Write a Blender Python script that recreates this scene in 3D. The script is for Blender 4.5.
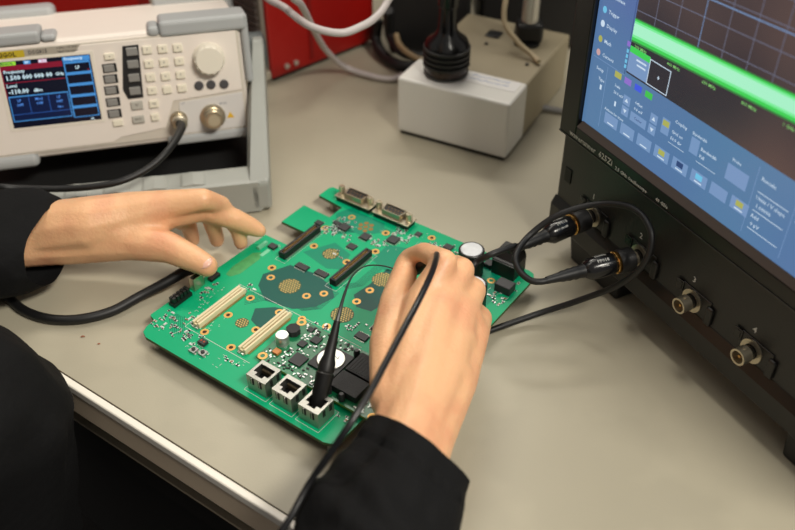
import bpy, bmesh, math, random
from mathutils import Vector, Matrix, noise
random.seed(7)
C = bpy.context.scene.collection
SC = bpy.context.scene
for o in list(bpy.data.objects): bpy.data.objects.remove(o)

# ------------------------------------------------------------------ camera, world, lights, exposure
PITCH = math.radians(39.5); CAMH = .38; FPX = 900.0
cd = bpy.data.cameras.new('camera'); cam = bpy.data.objects.new('camera', cd); C.objects.link(cam)
cam.location = (0, 0, CAMH); cam.rotation_euler = (math.pi/2-PITCH, 0, 0)
cd.sensor_width = 36; cd.lens = FPX/795*36; cd.clip_start = .01; cd.clip_end = 30
cd.dof.use_dof = True; cd.dof.focus_distance = .51; cd.dof.aperture_fstop = 6.5
SC.camera = cam
SC.view_settings.view_transform = 'Standard'; SC.view_settings.look = 'None'
SC.view_settings.exposure = 0; SC.view_settings.gamma = 1; SC.view_settings.use_curve_mapping = False
W = bpy.data.worlds.new('room'); SC.world = W; W.use_nodes = True
W.node_tree.nodes['Background'].inputs[0].default_value = (.95, .90, .84, 1)
W.node_tree.nodes['Background'].inputs[1].default_value = .31
def area(name, loc, target, sx, sy, watt, col=(1, .945, .84)):
    l = bpy.data.lights.new(name, 'AREA'); l.shape = 'RECTANGLE'; l.size = sx; l.size_y = sy; l.energy = watt; l.color = col
    o = bpy.data.objects.new(name, l); C.objects.link(o); o.location = loc
    o.rotation_euler = (Vector(target)-Vector(loc)).to_track_quat('-Z', 'Y').to_euler()
    return o
area('ceiling_tube_light', (.75, -.45, 1.45), (.15, .35, 0), .6, .25, 29)
area('ceiling_tube_light', (-.5, .9, 1.7), (-.1, .45, 0), 1.2, .35, 6)
area('bench_lamp_light', (.1, 1.3, 1.15), (.0, .45, 0), .9, .12, 7.5)

# ------------------------------------------------------------------ measuring helpers
_F = Vector((0, math.cos(PITCH), -math.sin(PITCH))); _R = Vector((1, 0, 0)); _U = _R.cross(_F)
def ray(x, y): return _F*FPX + _R*(x-397.5) - _U*(y-265)
def at(x, y, z=0.0):
    d = ray(x, y); t = (z-CAMH)/d.z
    return Vector((d.x*t, d.y*t, z))
def pxr(p, r):                       # a radius measured in pixels at point p, in metres
    return r*((Vector(p)-Vector((0, 0, CAMH))).dot(_F))/FPX

# ------------------------------------------------------------------ materials
def lin(c):
    f = lambda v: (v/12.92 if v <= .04045 else ((v+.055)/1.055)**2.4)
    return tuple(f(v/255) for v in c)+(1,)
MATS = {}
def mat(name, col, rough=.5, metal=0, noise_amt=0, nscale=60, bump=0, bscale=200, emit=0, spec=.5, sss=0, coat=0):
    if name in MATS: return MATS[name]
    m = bpy.data.materials.new(name); m.use_nodes = True; nt = m.node_tree; b = nt.nodes['Principled BSDF']
    c = lin(col); b.inputs['Base Color'].default_value = c; b.inputs['Roughness'].default_value = rough
    b.inputs['Metallic'].default_value = metal; b.inputs['Specular IOR Level'].default_value = spec
    if coat: b.inputs['Coat Weight'].default_value = coat
    if sss:
        b.inputs['Subsurface Weight'].default_value = sss; b.inputs['Subsurface Radius'].default_value = (1, .35, .2)
        b.inputs['Subsurface Scale'].default_value = .004
    tc = nt.nodes.new('ShaderNodeTexCoord')
    if noise_amt:
        n = nt.nodes.new('ShaderNodeTexNoise'); n.inputs['Scale'].default_value = nscale; n.inputs['Detail'].default_value = 5
        r = nt.nodes.new('ShaderNodeMapRange'); r.inputs[3].default_value = 1-noise_amt; r.inputs[4].default_value = 1+noise_amt
        h = nt.nodes.new('ShaderNodeVectorMath'); h.operation = 'SCALE'; h.inputs[0].default_value = c[:3]
        nt.links.new(tc.outputs['Object'], n.inputs['Vector']); nt.links.new(n.outputs['Fac'], r.inputs[0])
        nt.links.new(r.outputs[0], h.inputs['Scale']); nt.links.new(h.outputs[0], b.inputs['Base Color'])
    if bump:
        n = nt.nodes.new('ShaderNodeTexNoise'); n.inputs['Scale'].default_value = bscale; n.inputs['Detail'].default_value = 3
        bp = nt.nodes.new('ShaderNodeBump'); bp.inputs['Strength'].default_value = bump; bp.inputs['Distance'].default_value = .001
        nt.links.new(tc.outputs['Object'], n.inputs['Vector']); nt.links.new(n.outputs['Fac'], bp.inputs['Height'])
        nt.links.new(bp.outputs[0], b.inputs['Normal'])
    if emit:
        b.inputs['Emission Color'].default_value = c; b.inputs['Emission Strength'].default_value = emit
    MATS[name] = m; return m
def screen_mat(name, col, e=1.0):
    if name in MATS: return MATS[name]
    m = mat(name, (8, 8, 10), rough=.25, spec=.35)
    b = m.node_tree.nodes['Principled BSDF']
    b.inputs['Emission Color'].default_value = lin(col); b.inputs['Emission Strength'].default_value = e
    return m
def grad_screen(name, c1, c2, scale, e=1.0):
    if name in MATS: return MATS[name]
    m = screen_mat(name, c1, e); nt = m.node_tree; b = nt.nodes['Principled BSDF']
    tc = nt.nodes.new('ShaderNodeTexCoord'); n = nt.nodes.new('ShaderNodeTexNoise'); n.inputs['Scale'].default_value = scale
    n.inputs['Detail'].default_value = 1
    mx = nt.nodes.new('ShaderNodeMix'); mx.data_type = 'RGBA'
    mx.inputs[6].default_value = lin(c1); mx.inputs[7].default_value = lin(c2)
    mr = nt.nodes.new('ShaderNodeMapRange'); mr.inputs[1].default_value = .35; mr.inputs[2].default_value = .65
    nt.links.new(tc.outputs['Object'], n.inputs['Vector']); nt.links.new(n.outputs['Fac'], mr.inputs[0])
    nt.links.new(mr.outputs[0], mx.inputs[0]); nt.links.new(mx.outputs[2], b.inputs['Emission Color'])
    return m

# ------------------------------------------------------------------ mesh builder
class MB:
    def __init__(s, T=None): s.v = []; s.f = []; s.m = []; s.T = T or Matrix.Identity(4); s.cm = 0
    def mat(s, i): s.cm = i; return s
    def add(s, vs, fs, M=None):
        k = len(s.v)
        for p in vs:
            p = Vector(p); p = (M @ p) if M else p
            s.v.append(s.T @ p)
        for f in fs: s.f.append([k+i for i in f]); s.m.append(s.cm)
        return s
    def box(s, x0, x1, y0, y1, z0, z1, M=None):
        vs = [(x, y, z) for z in (z0, z1) for y in (y0, y1) for x in (x0, x1)]
        return s.add(vs, [(0, 2, 3, 1), (4, 5, 7, 6), (0, 1, 5, 4), (2, 6, 7, 3), (0, 4, 6, 2), (1, 3, 7, 5)], M)
    def cbox(s, cx, cy, cz, sx, sy, sz, rz=0):
        M = Matrix.Translation((cx, cy, cz)) @ Matrix.Rotation(rz, 4, 'Z')
        return s.box(-sx/2, sx/2, -sy/2, sy/2, -sz/2, sz/2, M)
    def prism(s, poly, z0, z1, M=None):
        n = len(poly); vs = [(x, y, z0) for x, y in poly]+[(x, y, z1) for x, y in poly]
        fs = [tuple(range(n))[::-1], tuple(range(n, 2*n))]+[(i, (i+1) % n, n+(i+1) % n, n+i) for i in range(n)]
        return s.add(vs, fs, M)
    def lathe(s, p0, axis, prof, seg=20):
        """prof: list of (distance along axis, radius); ends are closed when radius > 0"""
        p0 = Vector(p0); a = Vector(axis).normalized(); u = a.orthogonal().normalized(); w = a.cross(u)
        vs = []; fs = []
        for (t, r) in prof:
            for k in range(seg):
                th = 2*math.pi*k/seg; vs.append(p0+a*t+u*(r*math.cos(th))+w*(r*math.sin(th)))
        for i in range(len(prof)-1):
            for k in range(seg):
                k2 = (k+1) % seg; fs.append((i*seg+k, i*seg+k2, (i+1)*seg+k2, (i+1)*seg+k))
        fs.append(tuple(range(seg))[::-1]); j = (len(prof)-1)*seg; fs.append(tuple(range(j, j+seg)))
        return s.add(vs, fs)
    def cyl(s, p0, p1, r, r2=None, seg=20):
        p0 = Vector(p0); p1 = Vector(p1); L = (p1-p0).length
        return s.lathe(p0, p1-p0, [(0, r), (L, r if r2 is None else r2)], seg)
    def ring(s, c, axis, ri, ro, h, seg=20):
        c = Vector(c); a = Vector(axis).normalized(); u = a.orthogonal().normalized(); w = a.cross(u); vs = []; fs = []
        for (t, r) in ((0, ri), (0, ro), (h, ro), (h, ri)):
            for k in range(seg):
                th = 2*math.pi*k/seg; vs.append(c+a*t+u*(r*math.cos(th))+w*(r*math.sin(th)))
        for i in range(4):
            for k in range(seg):
                k2 = (k+1) % seg; j = (i+1) % 4; fs.append((i*seg+k, i*seg+k2, j*seg+k2, j*seg+k))
        return s.add(vs, fs)
    def tube(s, pts, r, seg=12, sub=8, rr=None):
        P = [Vector(p) for p in pts]; Q = []; Rr = []
        rr = list(rr) if rr else [r]*len(P)
        rr += [rr[-1]]*(len(P)-len(rr))
        E = [P[0]*2-P[1]]+P+[P[-1]*2-P[-2]]
        for i in range(len(P)-1):
            a, b, c, d = E[i:i+4]
            for k in range(sub):
                t = k/sub
                Q.append(.5*((2*b)+(c-a)*t+(2*a-5*b+4*c-d)*t*t+(3*b-a-3*c+d)*t**3)); Rr.append(rr[i]*(1-t)+rr[i+1]*t)
        Q.append(P[-1]); Rr.append(rr[-1])
        T0 = (Q[1]-Q[0]).normalized(); u = T0.orthogonal().normalized(); vs = []; fs = []
        for i, q in enumerate(Q):
            t = (Q[min(i+1, len(Q)-1)]-Q[max(i-1, 0)]).normalized()
            u = (u-t*u.dot(t)).normalized(); w = t.cross(u)
            for k in range(seg):
                th = 2*math.pi*k/seg; vs.append(q+u*(Rr[i]*math.cos(th))+w*(Rr[i]*math.sin(th)))
        for i in range(len(Q)-1):
            for k in range(seg):
                k2 = (k+1) % seg; fs.append((i*seg+k, i*seg+k2, (i+1)*seg+k2, (i+1)*seg+k))
        fs.append(tuple(range(seg))[::-1]); j = (len(Q)-1)*seg; fs.append(tuple(range(j, j+seg)))
        return s.add(vs, fs)
    def hull(s, pts):
        bm = bmesh.new()
        for p in pts: bm.verts.new(p)
        r = bmesh.ops.convex_hull(bm, input=bm.verts)
        bm.verts.index_update(); vs = [v.co.copy() for v in bm.verts]
        fs = [tuple(v.index for v in f.verts) for f in bm.faces]; bm.free()
        return s.add(vs, fs)
    def text(s, string, size, M, align='LEFT', bold=0, h=.00008):
        c = bpy.data.curves.new('t', 'FONT'); c.body = string; c.size = size; c.align_x = align; c.align_y = 'CENTER'
        c.extrude = h; c.resolution_u = 1; c.offset = bold
        o = bpy.data.objects.new('t', c); C.objects.link(o); bpy.context.view_layer.update()
        me = bpy.data.meshes.new_from_object(o.evaluated_get(bpy.context.evaluated_depsgraph_get()))
        s.add([v.co for v in me.vertices], [tuple(p.vertices) for p in me.polygons], M)
        bpy.data.objects.remove(o); bpy.data.meshes.remove(me); bpy.data.curves.remove(c)
        return s
    def build(s, name, mats, parent=None, smooth=False, bevel=0, seg=2):
        me = bpy.data.meshes.new(name); me.from_pydata([tuple(v) for v in s.v], [], s.f); me.validate()
        if not isinstance(mats, (list, tuple)): mats = [mats]
        for m in mats: me.materials.append(m)
        for p, i in zip(me.polygons, s.m): p.material_index = i
        bm = bmesh.new(); bm.from_mesh(me); bmesh.ops.recalc_face_normals(bm, faces=bm.faces); bm.to_mesh(me); bm.free()
        o = bpy.data.objects.new(name, me); C.objects.link(o)
        if smooth:
            me.shade_smooth(); me.set_sharp_from_angle(angle=math.radians(38))
        if parent: o.parent = parent
        if bevel:
            b = o.modifiers.new('bevel', 'BEVEL'); b.width = bevel; b.segments = seg; b.limit_method = 'ANGLE'; b.angle_limit = .6
        return o
def thing(name, label, cat, loc=(0, 0, 0), rotz=0, group=None):
    o = bpy.data.objects.new(name, None); C.objects.link(o); o.empty_display_size = .02
    o.location = loc; o.rotation_euler = (0, 0, rotz); o['label'] = label; o['category'] = cat
    if group: o['group'] = group
    bpy.context.view_layer.update()
    return o
def tag(o, label, cat, group=None, kind=None):
    o['label'] = label; o['category'] = cat
    if group: o['group'] = group
    if kind: o['kind'] = kind
    return o
def recenter(o):
    """put the origin of a one-mesh thing at its base"""
    me = o.data; lo = Vector((min(v.co[i] for v in me.vertices) for i in range(3))); hi = Vector((max(v.co[i] for v in me.vertices) for i in range(3)))
    c = Vector(((lo.x+hi.x)/2, (lo.y+hi.y)/2, lo.z)); me.transform(Matrix.Translation(-c)); o.location = c
    return o

# common materials
M_BLACK = mat('black_plastic', (20, 20, 20), .42, noise_amt=.1)
M_RUBBER = mat('black_rubber', (16, 16, 17), .5)
M_STEEL = mat('steel', (205, 202, 194), .38, .75)
M_NICKEL = mat('nickel', (200, 190, 168), .3, .9)
M_GOLD = mat('gold_plate', (204, 160, 92), .4, .7)
M_WHITEPRINT = mat('white_print', (205, 205, 200), .6)

# ------------------------------------------------------------------ the setting
def struct(o): o['kind'] = 'structure'; return o
struct(MB().box(-2.5, 2.5, -2.0, 2.2, -.95, -.92).build('floor', mat('dark_floor', (46, 44, 42), .6, noise_amt=.15, nscale=6)))
struct(MB().box(-2.5, 2.5, 1.50, 1.56, -.92, 1.9).build('wall_back', mat('back_wall_paint', (40, 38, 37), .8, noise_amt=.1)))

# ------------------------------------------------------------------ workbench
E1 = at(57, 372); E2 = at(290, 520); ED = (E2-E1).normalized(); EN = Vector((-ED.y, ED.x, 0))      # along the front edge, into the bench
if EN.y < 0: EN = -EN
TB = Matrix(((ED.x, EN.x, 0, E1.x), (ED.y, EN.y, 0, E1.y), (0, 0, 1, 0), (0, 0, 0, 1)))
bench = thing('workbench', 'grey laminate workbench with pale wooden front edge, everything stands on it', 'workbench', (E1.x, E1.y, -.92), math.atan2(ED.y, ED.x))
BL_ = Matrix.Translation((0, 0, .92))
m_top = mat('bench_laminate', (174, 167, 147), .42, noise_amt=.05, nscale=14, bump=.05, bscale=900)
nt = m_top.node_tree; b = nt.nodes['Principled BSDF']      # faint stains, specks
tc = nt.nodes.new('ShaderNodeTexCoord'); n2 = nt.nodes.new('ShaderNodeTexNoise'); n2.inputs['Scale'].default_value = 9; n2.inputs['Detail'].default_value = 4
mr = nt.nodes.new('ShaderNodeMapRange'); mr.inputs[1].default_value = .56; mr.inputs[2].default_value = .66; mr.inputs[3].default_value = 1; mr.inputs[4].default_value = .9
sc = nt.nodes.new('ShaderNodeVectorMath'); sc.operation = 'SCALE'; old = b.inputs['Base Color'].links[0].from_socket
nt.links.new(tc.outputs['Object'], n2.inputs['Vector']); nt.links.new(n2.outputs['Fac'], mr.inputs[0]); nt.links.new(mr.outputs[0], sc.inputs['Scale'])
nt.links.new(old, sc.inputs[0]); nt.links.new(sc.outputs[0], b.inputs['Base Color'])
MB(BL_).box(-1.2, 1.3, .0015, 1.2, -.026, 0).build('worktop', m_top, bench)
MB(BL_).box(-1.2, 1.3, -.0034, .0012, -.006, .0006).build('edge_highlight_strip', mat('edge_highlight', (246, 240, 228), .22), bench, bevel=.0012, seg=3)  # near-white strip paints the light glancing off the bench edge
MB(BL_).box(-1.2, 1.3, .0012, .0018, -.001, .0003).build('edge_joint', mat('joint_dark', (70, 60, 40), .6), bench)
MB(BL_).box(-1.2, 1.3, -.0024, .0015, -.026, -.006).build('edge_strip', mat('edge_laminate', (226, 206, 180), .35), bench, bevel=.0004)
MB(BL_).box(-1.2, 1.3, .010, .03, -.083, -.026).build('apron', mat('dark_steel', (30, 28, 27), .5), bench)
MB(BL_).box(-1.2, 1.3, .006, .012, -.0555, -.0535).build('rail', mat('rail_edge', (190, 176, 152), .35), bench)
MB(BL_).box(-1.2, 1.3, .012, .5, -.20, -.083).build('drawer_unit', mat('dark_drawer', (22, 21, 21), .5), bench)
for x in (-1.1, 1.2):
    for y in (.15, 1.1):
        MB(BL_).box(x, x+.05, y, y+.05, -.92, -.2 if y < .5 else -.026).build('leg', mat('dark_steel', (30, 28, 27), .5), bench)

# ------------------------------------------------------------------ circuit board
ZB = .012
TH = math.radians(54.3-90); OB = at(147, 333, ZB)
board = thing('circuit_board', 'green printed circuit board crowded with connectors, lying under both hands', 'circuit board', (OB.x, OB.y, 0), TH)
mm = .001
TBD = Matrix.Scale(mm, 4)                     # board coordinates in millimetres
def B(): return MB(TBD)
Z = 12.0
m_pcb = mat('green_solder_mask', (0, 166, 114), .36, noise_amt=.06, nscale=30, spec=.28)
m_edge = mat('board_edge', (70, 96, 50), .7)
out = [(-2.6, -.6), (2, -2.8), (136, -2.6), (140, -1.2), (142.6, 2), (143.2, 6), (143.2, 44), (148, 50), (161, 50), (161, 176), (158.5, 180.5), (155, 181.6), (-6, 181.6), (-7.6, 179), (-7.6, 168),
       (15, 165.8), (15, 151.8), (-8.5, 152.4), (-8.5, 129), (13.6, 129), (14, 111.6), (-7.4, 111.6), (-10.4, 13), (-9.8, 11.6), (-6, 10.6), (-4.6, 9), (-4.6, 4)]
B().mat(1).prism(out, Z-2.2, Z-.12).mat(0).prism(out, Z-.12, Z).build('bare_board', [m_pcb, m_edge], board)
for (x, y) in ((3, 3), (136, 4), (155, 60), (155, 172), (0, 174), (-2, 100), (75, 90)):
    B().cyl((x, y, 0), (x, y, Z-2.2), 2.6, seg=10).build('standoff', M_STEEL, board)
B().prism([(2, 1.5), (136, 1.5), (140, 6), (140, 12), (4, 12)], Z-6.5, Z-2.2).build('underside_slab', M_BLACK, board)  # black slab under the front edge of the board
# copper pours: darker green copper areas under the mask
m_pour = mat('dark_green_copper', (0, 84, 74), .36, spec=.28)
m_pour2 = mat('mid_green_copper', (0, 134, 102), .36, spec=.28)
def pour(pts, m=None, h=.06): B().prism(pts, Z, Z+h).build('copper_pour', m or m_pour, board)
pour([(19, 80), (27, 97), (36, 98), (46, 100), (62, 96), (70, 89), (66, 76), (56, 66), (37, 62), (24, 70)])
pour([(37, 53), (46, 61), (55, 64), (56, 50), (55, 40), (42, 44)])
pour([(80, 111), (80, 130), (95, 132), (99, 107), (96, 92), (86, 90), (78, 98)])
pour([(25, 112), (36, 132), (52, 128), (56, 112), (48, 108)], m_pour2)
pour([(66, 132), (66, 150), (80, 156), (96, 150), (96, 138), (80, 128)], m_pour2)
pour([(20, 168), (50, 168), (56, 160), (44, 148), (22, 150), (16, 158)], m_pour2)
pour([(116, 140), (116, 160), (130, 172), (150, 160), (150, 138), (130, 130)], m_pour2)
# traces: printed copper lines, one joined mesh
tr = B()
def trace(p, w=.35):
    for a, b_ in zip(p, p[1:]):
        a = Vector((a[0], a[1], 0)); b_ = Vector((b_[0], b_[1], 0)); d = (b_-a); n = Vector((-d.y, d.x, 0)).normalized()*w/2
        tr.prism([tuple((a+n)[:2]), tuple((a-n)[:2]), tuple((b_-n)[:2]), tuple((b_+n)[:2])], Z, Z+.05)
for k in range(9): trace([(22+k*.9, 60-k), (30+k*.9, 66-k*.4), (30+k*.9+4, 74), (40+k*.9, 78)][:3], .3)
for k in range(8): trace([(56+k*.8, 68), (64+k*.8, 76), (64+k*.8, 94)], .3)
for k in range(8): trace([(2+k*.8, 22), (2+k*.8, 16+k), (12+k, 8+k*.5)], .3)
for k in range(6): trace([(26+k, 140), (34+k, 148), (46+k, 150+k)], .35)
for k in range(7): trace([(66+k*.9, 100), (72+k*.9, 108), (72+k*.9, 132)], .3)
for k in range(7): trace([(20+k*1.1, 170), (28+k*1.1, 162), (60, 164-k*1.1)], .3)
tr.build('traces', m_pour, board)['kind'] = 'stuff'
# silk screen outlines
sk = B()
def sline(p, w=.3):
    for a, b_ in zip(p, p[1:]):
        a = Vector((a[0], a[1], 0)); b_ = Vector((b_[0], b_[1], 0)); d = (b_-a); n = Vector((-d.y, d.x, 0)).normalized()*w/2
        sk.prism([tuple((a+n)[:2]), tuple((a-n)[:2]), tuple((b_-n)[:2]), tuple((b_+n)[:2])], Z+.06, Z+.09)
sline([(14, 17), (14, 64), (62, 64), (110, 64)]); sline([(14, 17), (62, 17), (66, 17)])
for j in range(3):
    x = 77.2+18.45*j; sline([(x, .6), (x+16, .6), (x+16, 18), (x, 18), (x, .6)], .25)
sline([(15, 96), (15, 138), (23, 138), (23, 96), (15, 96)], .2); sline([(58, 94), (58, 137), (67, 137), (67, 94), (58, 94)], .2)
sline([(4, 171), (36, 171)], .25); sline([(38, 171), (68, 171)], .25)
for i in range(150):
    cx, cy = random.choice([(8, 12, 12, 8), (22, 30, 9, 6), (8, 46, 4, 10), (40, 7, 14, 4), (32, 150, 16, 10), (60, 150, 14, 12), (90, 168, 14, 8), (150, 150, 8, 10), (8, 105, 8, 6), (125, 8, 12, 5), (57, 14, 8, 3)]) [:2] if False else (0, 0)
    r = random.choice([(8, 12, 12, 8), (24, 28, 6, 8), (6, 46, 4, 10), (40, 7, 14, 4), (32, 150, 14, 9), (60, 152, 14, 10), (90, 168, 14, 8), (150, 152, 7, 10), (8, 105, 6, 4), (57, 13, 8, 3), (10, 36, 3, 8)])
    x = r[0]+random.uniform(-r[2], r[2]); y = r[1]+random.uniform(-r[3], r[3])
    w = random.uniform(.6, 2.0)
    if not (-5 < x < 158 and 1 < y < 179): continue
    if random.random() < .5: sline([(x, y), (x+w, y)], .25)
    else: sline([(x, y), (x, y+w)], .25)
sk.build('silkscreen_print', M_WHITEPRINT, board)['kind'] = 'stuff'
# gold mounting rings
def hole(x, y, r=2.6):
    o = B().mat(0).ring((x, y, Z), (0, 0, 1), r*.48, r, .12, 18).mat(1).cyl((x, y, Z), (x, y, Z+.03), r*.5, seg=14).build('ring_pad', [M_GOLD, mat('hole_dark', (60, 38, 18), .8)], board)
for (x, y) in ((27.5, 160.7), (20.3, 140.5), (57, 160), (26.8, 121), (63.2, 140), (54.7, 120.5), (19.4, 88), (25.3, 80.3), (55, 80), (62.3, 88), (83.5, 107), (83.3, 94), (28.2, 58.4), (27.9, 39.3), (51.3, 59), (26.9, 20.4), (48.6, 20.1), (50.2, 39.4), (66.1, 62.6), (82.4, 66), (140, 159), (85, 173.6), (98, 140), (98, 120), (112, 96)):
    hole(x, y, 2.7 if (x, y) != (66.1, 62.6) else 2.4)
# perforated copper pads: a disc with a close grid of bright rings
m_mesh = mat('etched_copper', (62, 84, 48), .5)
for (x, y, r) in ((40.5, 81, 7.2), (41, 121, 5.6), (83.5, 79.5, 7.2), (39.5, 39, 4.2), (84, 120, 7)):
    o = B().cyl((x, y, Z+.05), (x, y, Z+.12), r, seg=28).build('perforated_pad', m_mesh, board); p = B()
    n = int(r/1.15)+1
    for a in range(-n, n+1):
        for c_ in range(-n, n+1):
            u = (a+.5*(c_ % 2))*1.7; v = c_*1.5
            if u*u+v*v < (r-.6)**2: p.cyl((x+u, y+v, Z+.12), (x+u, y+v, Z+.16), .56, seg=6)
    p.build('copper_dots', mat('tan_copper', (206, 174, 104), .45, .3), o)['kind'] = 'stuff'
for k in range(7):
    a = k*math.pi/3; rr = 0 if k == 6 else 4.2
    B().cyl((42+rr*math.cos(a), 157.5+rr*math.sin(a), Z), (42+rr*math.cos(a), 157.5+rr*math.sin(a), Z+.12), 1.7, seg=12).build('copper_dot', mat('bare_copper', (140, 106, 48), .5, .2), board)
for k in range(3): B().cyl((81+k*5, 154-k, Z), (81+k*5, 154-k, Z+.12), 1.9, seg=12).build('copper_dot', MATS['bare_copper'], board)
B().prism([(0, 66), (4, 66), (7, 72), (7, 90), (3, 96), (-1, 92), (-2, 74)], Z+.01, Z+.05).build('scuffed_patch', mat('scuffed_mask', (66, 150, 84), .55, noise_amt=.35, nscale=260), board)

# white mezzanine connectors
m_cream = mat('cream_plastic', (226, 214, 176), .5)
def mezz(x, y0, y1):
    c = B().box(x-2.9, x+2.9, y0, y1, Z, Z+2.2).box(x-2.9, x-1.5, y0, y1, Z+2.2, Z+3.6).box(x+1.5, x+2.9, y0, y1, Z+2.2, Z+3.6).box(x-.55, x+.55, y0+1, y1-1, Z+2.2, Z+3.8).build('mezzanine_connector', m_cream, board, bevel=.0002)
    p = B()
    n = int((y1-y0-3)/1.0)
    for i in range(n):
        y = y0+1.7+i*1.0
        for s in (-1, 1):
            p.box(x+s*3.5-.7, x+s*3.5+.7, y-.28, y+.28, Z, Z+.5)
            p.box(x+s*1.02-.4, x+s*1.02+.4, y-.28, y+.28, Z+2.2, Z+2.8)
    o = p.build('contacts', mat('tan_contact', (176, 140, 84), .4, .4), c); o['kind'] = 'stuff'
    for yy in (y0-.9, y1+.9): B().box(x-2.3, x-.6, yy-.6, yy+.6, Z, Z+1.2).box(x+.6, x+2.3, yy-.6, yy+.6, Z, Z+1.2).build('solder_tab', M_STEEL, c)
mezz(20, 20.5, 60.5); mezz(57, 20.5, 60.5)
# black slots
def slot(x, y0, y1):
    c = B().box(x-2.5, x+2.5, y0, y1, Z, Z+1.5).box(x-2.5, x-.9, y0, y1, Z+1.5, Z+5).box(x+.9, x+2.5, y0, y1, Z+1.5, Z+5).box(x-.9, x+.9, y0, y0+1.4, Z+1.5, Z+5).box(x-.9, x+.9, y1-1.4, y1, Z+1.5, Z+5).build('black_slot_connector', M_BLACK, board, bevel=.00025)
    B().box(x-.9, x-.5, y0+2, y1-2, Z+2, Z+4.6).box(x+.5, x+.9, y0+2, y1-2, Z+2, Z+4.6).build('contact_row', mat('dull_brass', (150, 118, 70), .4, .7), c)
    p = B()
    for i in range(int((y1-y0-2)/1.0)):
        for s in (-1, 1): p.box(x+s*3.0-.6, x+s*3.0+.6, y0+1.5+i-.25, y0+1.5+i+.25, Z, Z+.4)
    p.build('solder_pins', M_STEEL, c)['kind'] = 'stuff'
slot(18.5, 98.5, 135.5); slot(62, 97, 135)
# integrated circuits
m_ic = mat('chip_epoxy', (44, 44, 46), .5)
def ic(x, y, w, d, h=1.2, pins='x', rot=0, m=None, name='chip', z=Z, par=None):
    c = B().cbox(x, y, z+.15+h/2, w, d, h, rot).build(name, m or m_ic, par or board, bevel=.00012)
    p = B(); M = Matrix.Translation((x, y, z)) @ Matrix.Rotation(rot, 4, 'Z')
    if 'x' in pins:
        k = max(2, int(w/1.1))
        for i in range(k):
            u = -w/2+(i+.5)*w/k
            for s in (-1, 1): p.box(u-.22, u+.22, s*(d/2+.5)-.5, s*(d/2+.5)+.5, 0, .35, M)
    if 'y' in pins:
        k = max(2, int(d/1.1))
        for i in range(k):
            u = -d/2+(i+.5)*d/k
            for s in (-1, 1): p.box(s*(w/2+.5)-.5, s*(w/2+.5)+.5, u-.22, u+.22, 0, .35, M)
    if p.v: p.build('pins', M_STEEL, c)['kind'] = 'stuff'
    return c
ic(6, 104, 5.4, 4.4, 1.8, ''); ic(35, 99.5, 9, 4.6, pins='x'); ic(49.5, 101.5, 9, 4.6, pins='x'); ic(48, 134.5, 6, 5)
ic(49, 148, 6.2, 6.2, 1.4); ic(66, 156, 7, 7, 1.6, 'xy'); ic(31, 148, 7, 6.5, 1.4, 'x'); ic(24, 149, 5, 3.4, 1, 'x'); ic(105, 71, 8, 5, 1.1, 'x'); ic(100, 171, 6, 5, 1.2); ic(76, 171, 4, 4, 1.1); ic(14, 142, 5.5, 4, 1.1)
ic(128, 112, 14, 14, 1.6, 'xy'); ic(112, 122, 8, 5, 1.2, 'x'); ic(110, 84, 10, 10, 1.4, 'xy'); ic(136, 90, 9, 5, 1.2, 'x'); ic(148, 74, 6, 5, 1.2, 'x')
B().box(4, 6.8, 93, 101, Z, Z+.1).box(-1.5, .8, 96.6, 105, Z, Z+2).build('green_terminal_strip', mat('mint_plastic', (120, 200, 160), .5), board)
# push buttons
for (x, y) in ((33.4, 5.4), (39.4, 6.8)):
    c = B().box(x-2.2, x+2.2, y-2.2, y+2.2, Z, Z+1.6).build('push_button', mat('button_metal', (170, 172, 168), .35, .6), board, bevel=.0002)
    B().cyl((x, y, Z+1.6), (x, y, Z+2.3), 1.2, seg=14).build('plunger', M_BLACK, c)
    B().box(x-3, x-2.2, y-1.7, y-.8, Z, Z+.4).box(x+2.2, x+3, y-1.7, y-.8, Z, Z+.4).box(x-3, x-2.2, y+.8, y+1.7, Z, Z+.4).box(x+2.2, x+3, y+.8, y+1.7, Z, Z+.4).build('pins', M_STEEL, c)
c = ic(33.4, 12.8, 5, 4, 2.2, 'x'); B().cyl((32.4, 12.8, Z+2.35), (32.4, 12.8, Z+2.6), .6, seg=10).cyl((34.6, 12.8, Z+2.35), (34.6, 12.8, Z+2.6), .6, seg=10).build('dimple', mat('orange_dimple', (170, 70, 30), .5), c)
# pin headers at the left edge
h = B().box(-7.4, -2.4, 24.5, 39.5, Z, Z+2.6).build('pin_header', M_BLACK, board, bevel=.0002)
for i in range(5):
    B().box(-7, -5.2, 25.2+i*2.8, 27.3+i*2.8, Z+2.6, Z+6.5).box(-4.6, -2.8, 25.2+i*2.8, 27.3+i*2.8, Z+2.6, Z+6.5).build('socket_block', M_BLACK, h, bevel=.00015)
u = B().box(-7.6, -3.4, 42.5, 43.1, Z+.4, Z+9.4).box(-7.6, -3.4, 50.4, 51, Z+.4, Z+9.4).box(-7.6, -7.1, 42.5, 51, Z+.4, Z+9.4).box(-3.9, -3.4, 42.5, 51, Z+.4, Z+9.4).box(-7.2, -3.8, 43, 50.6, Z+.3, Z+1.5).build('usb_socket', M_NICKEL, board, bevel=.0002)
B().box(-6, -5.2, 44, 49.6, Z+1.5, Z+8.6).build('tongue', M_BLACK, u)
B().box(-5, -1.5, 55, 63, Z, Z+2.4).build('black_strip_socket', M_BLACK, board, bevel=.0002)
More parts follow.
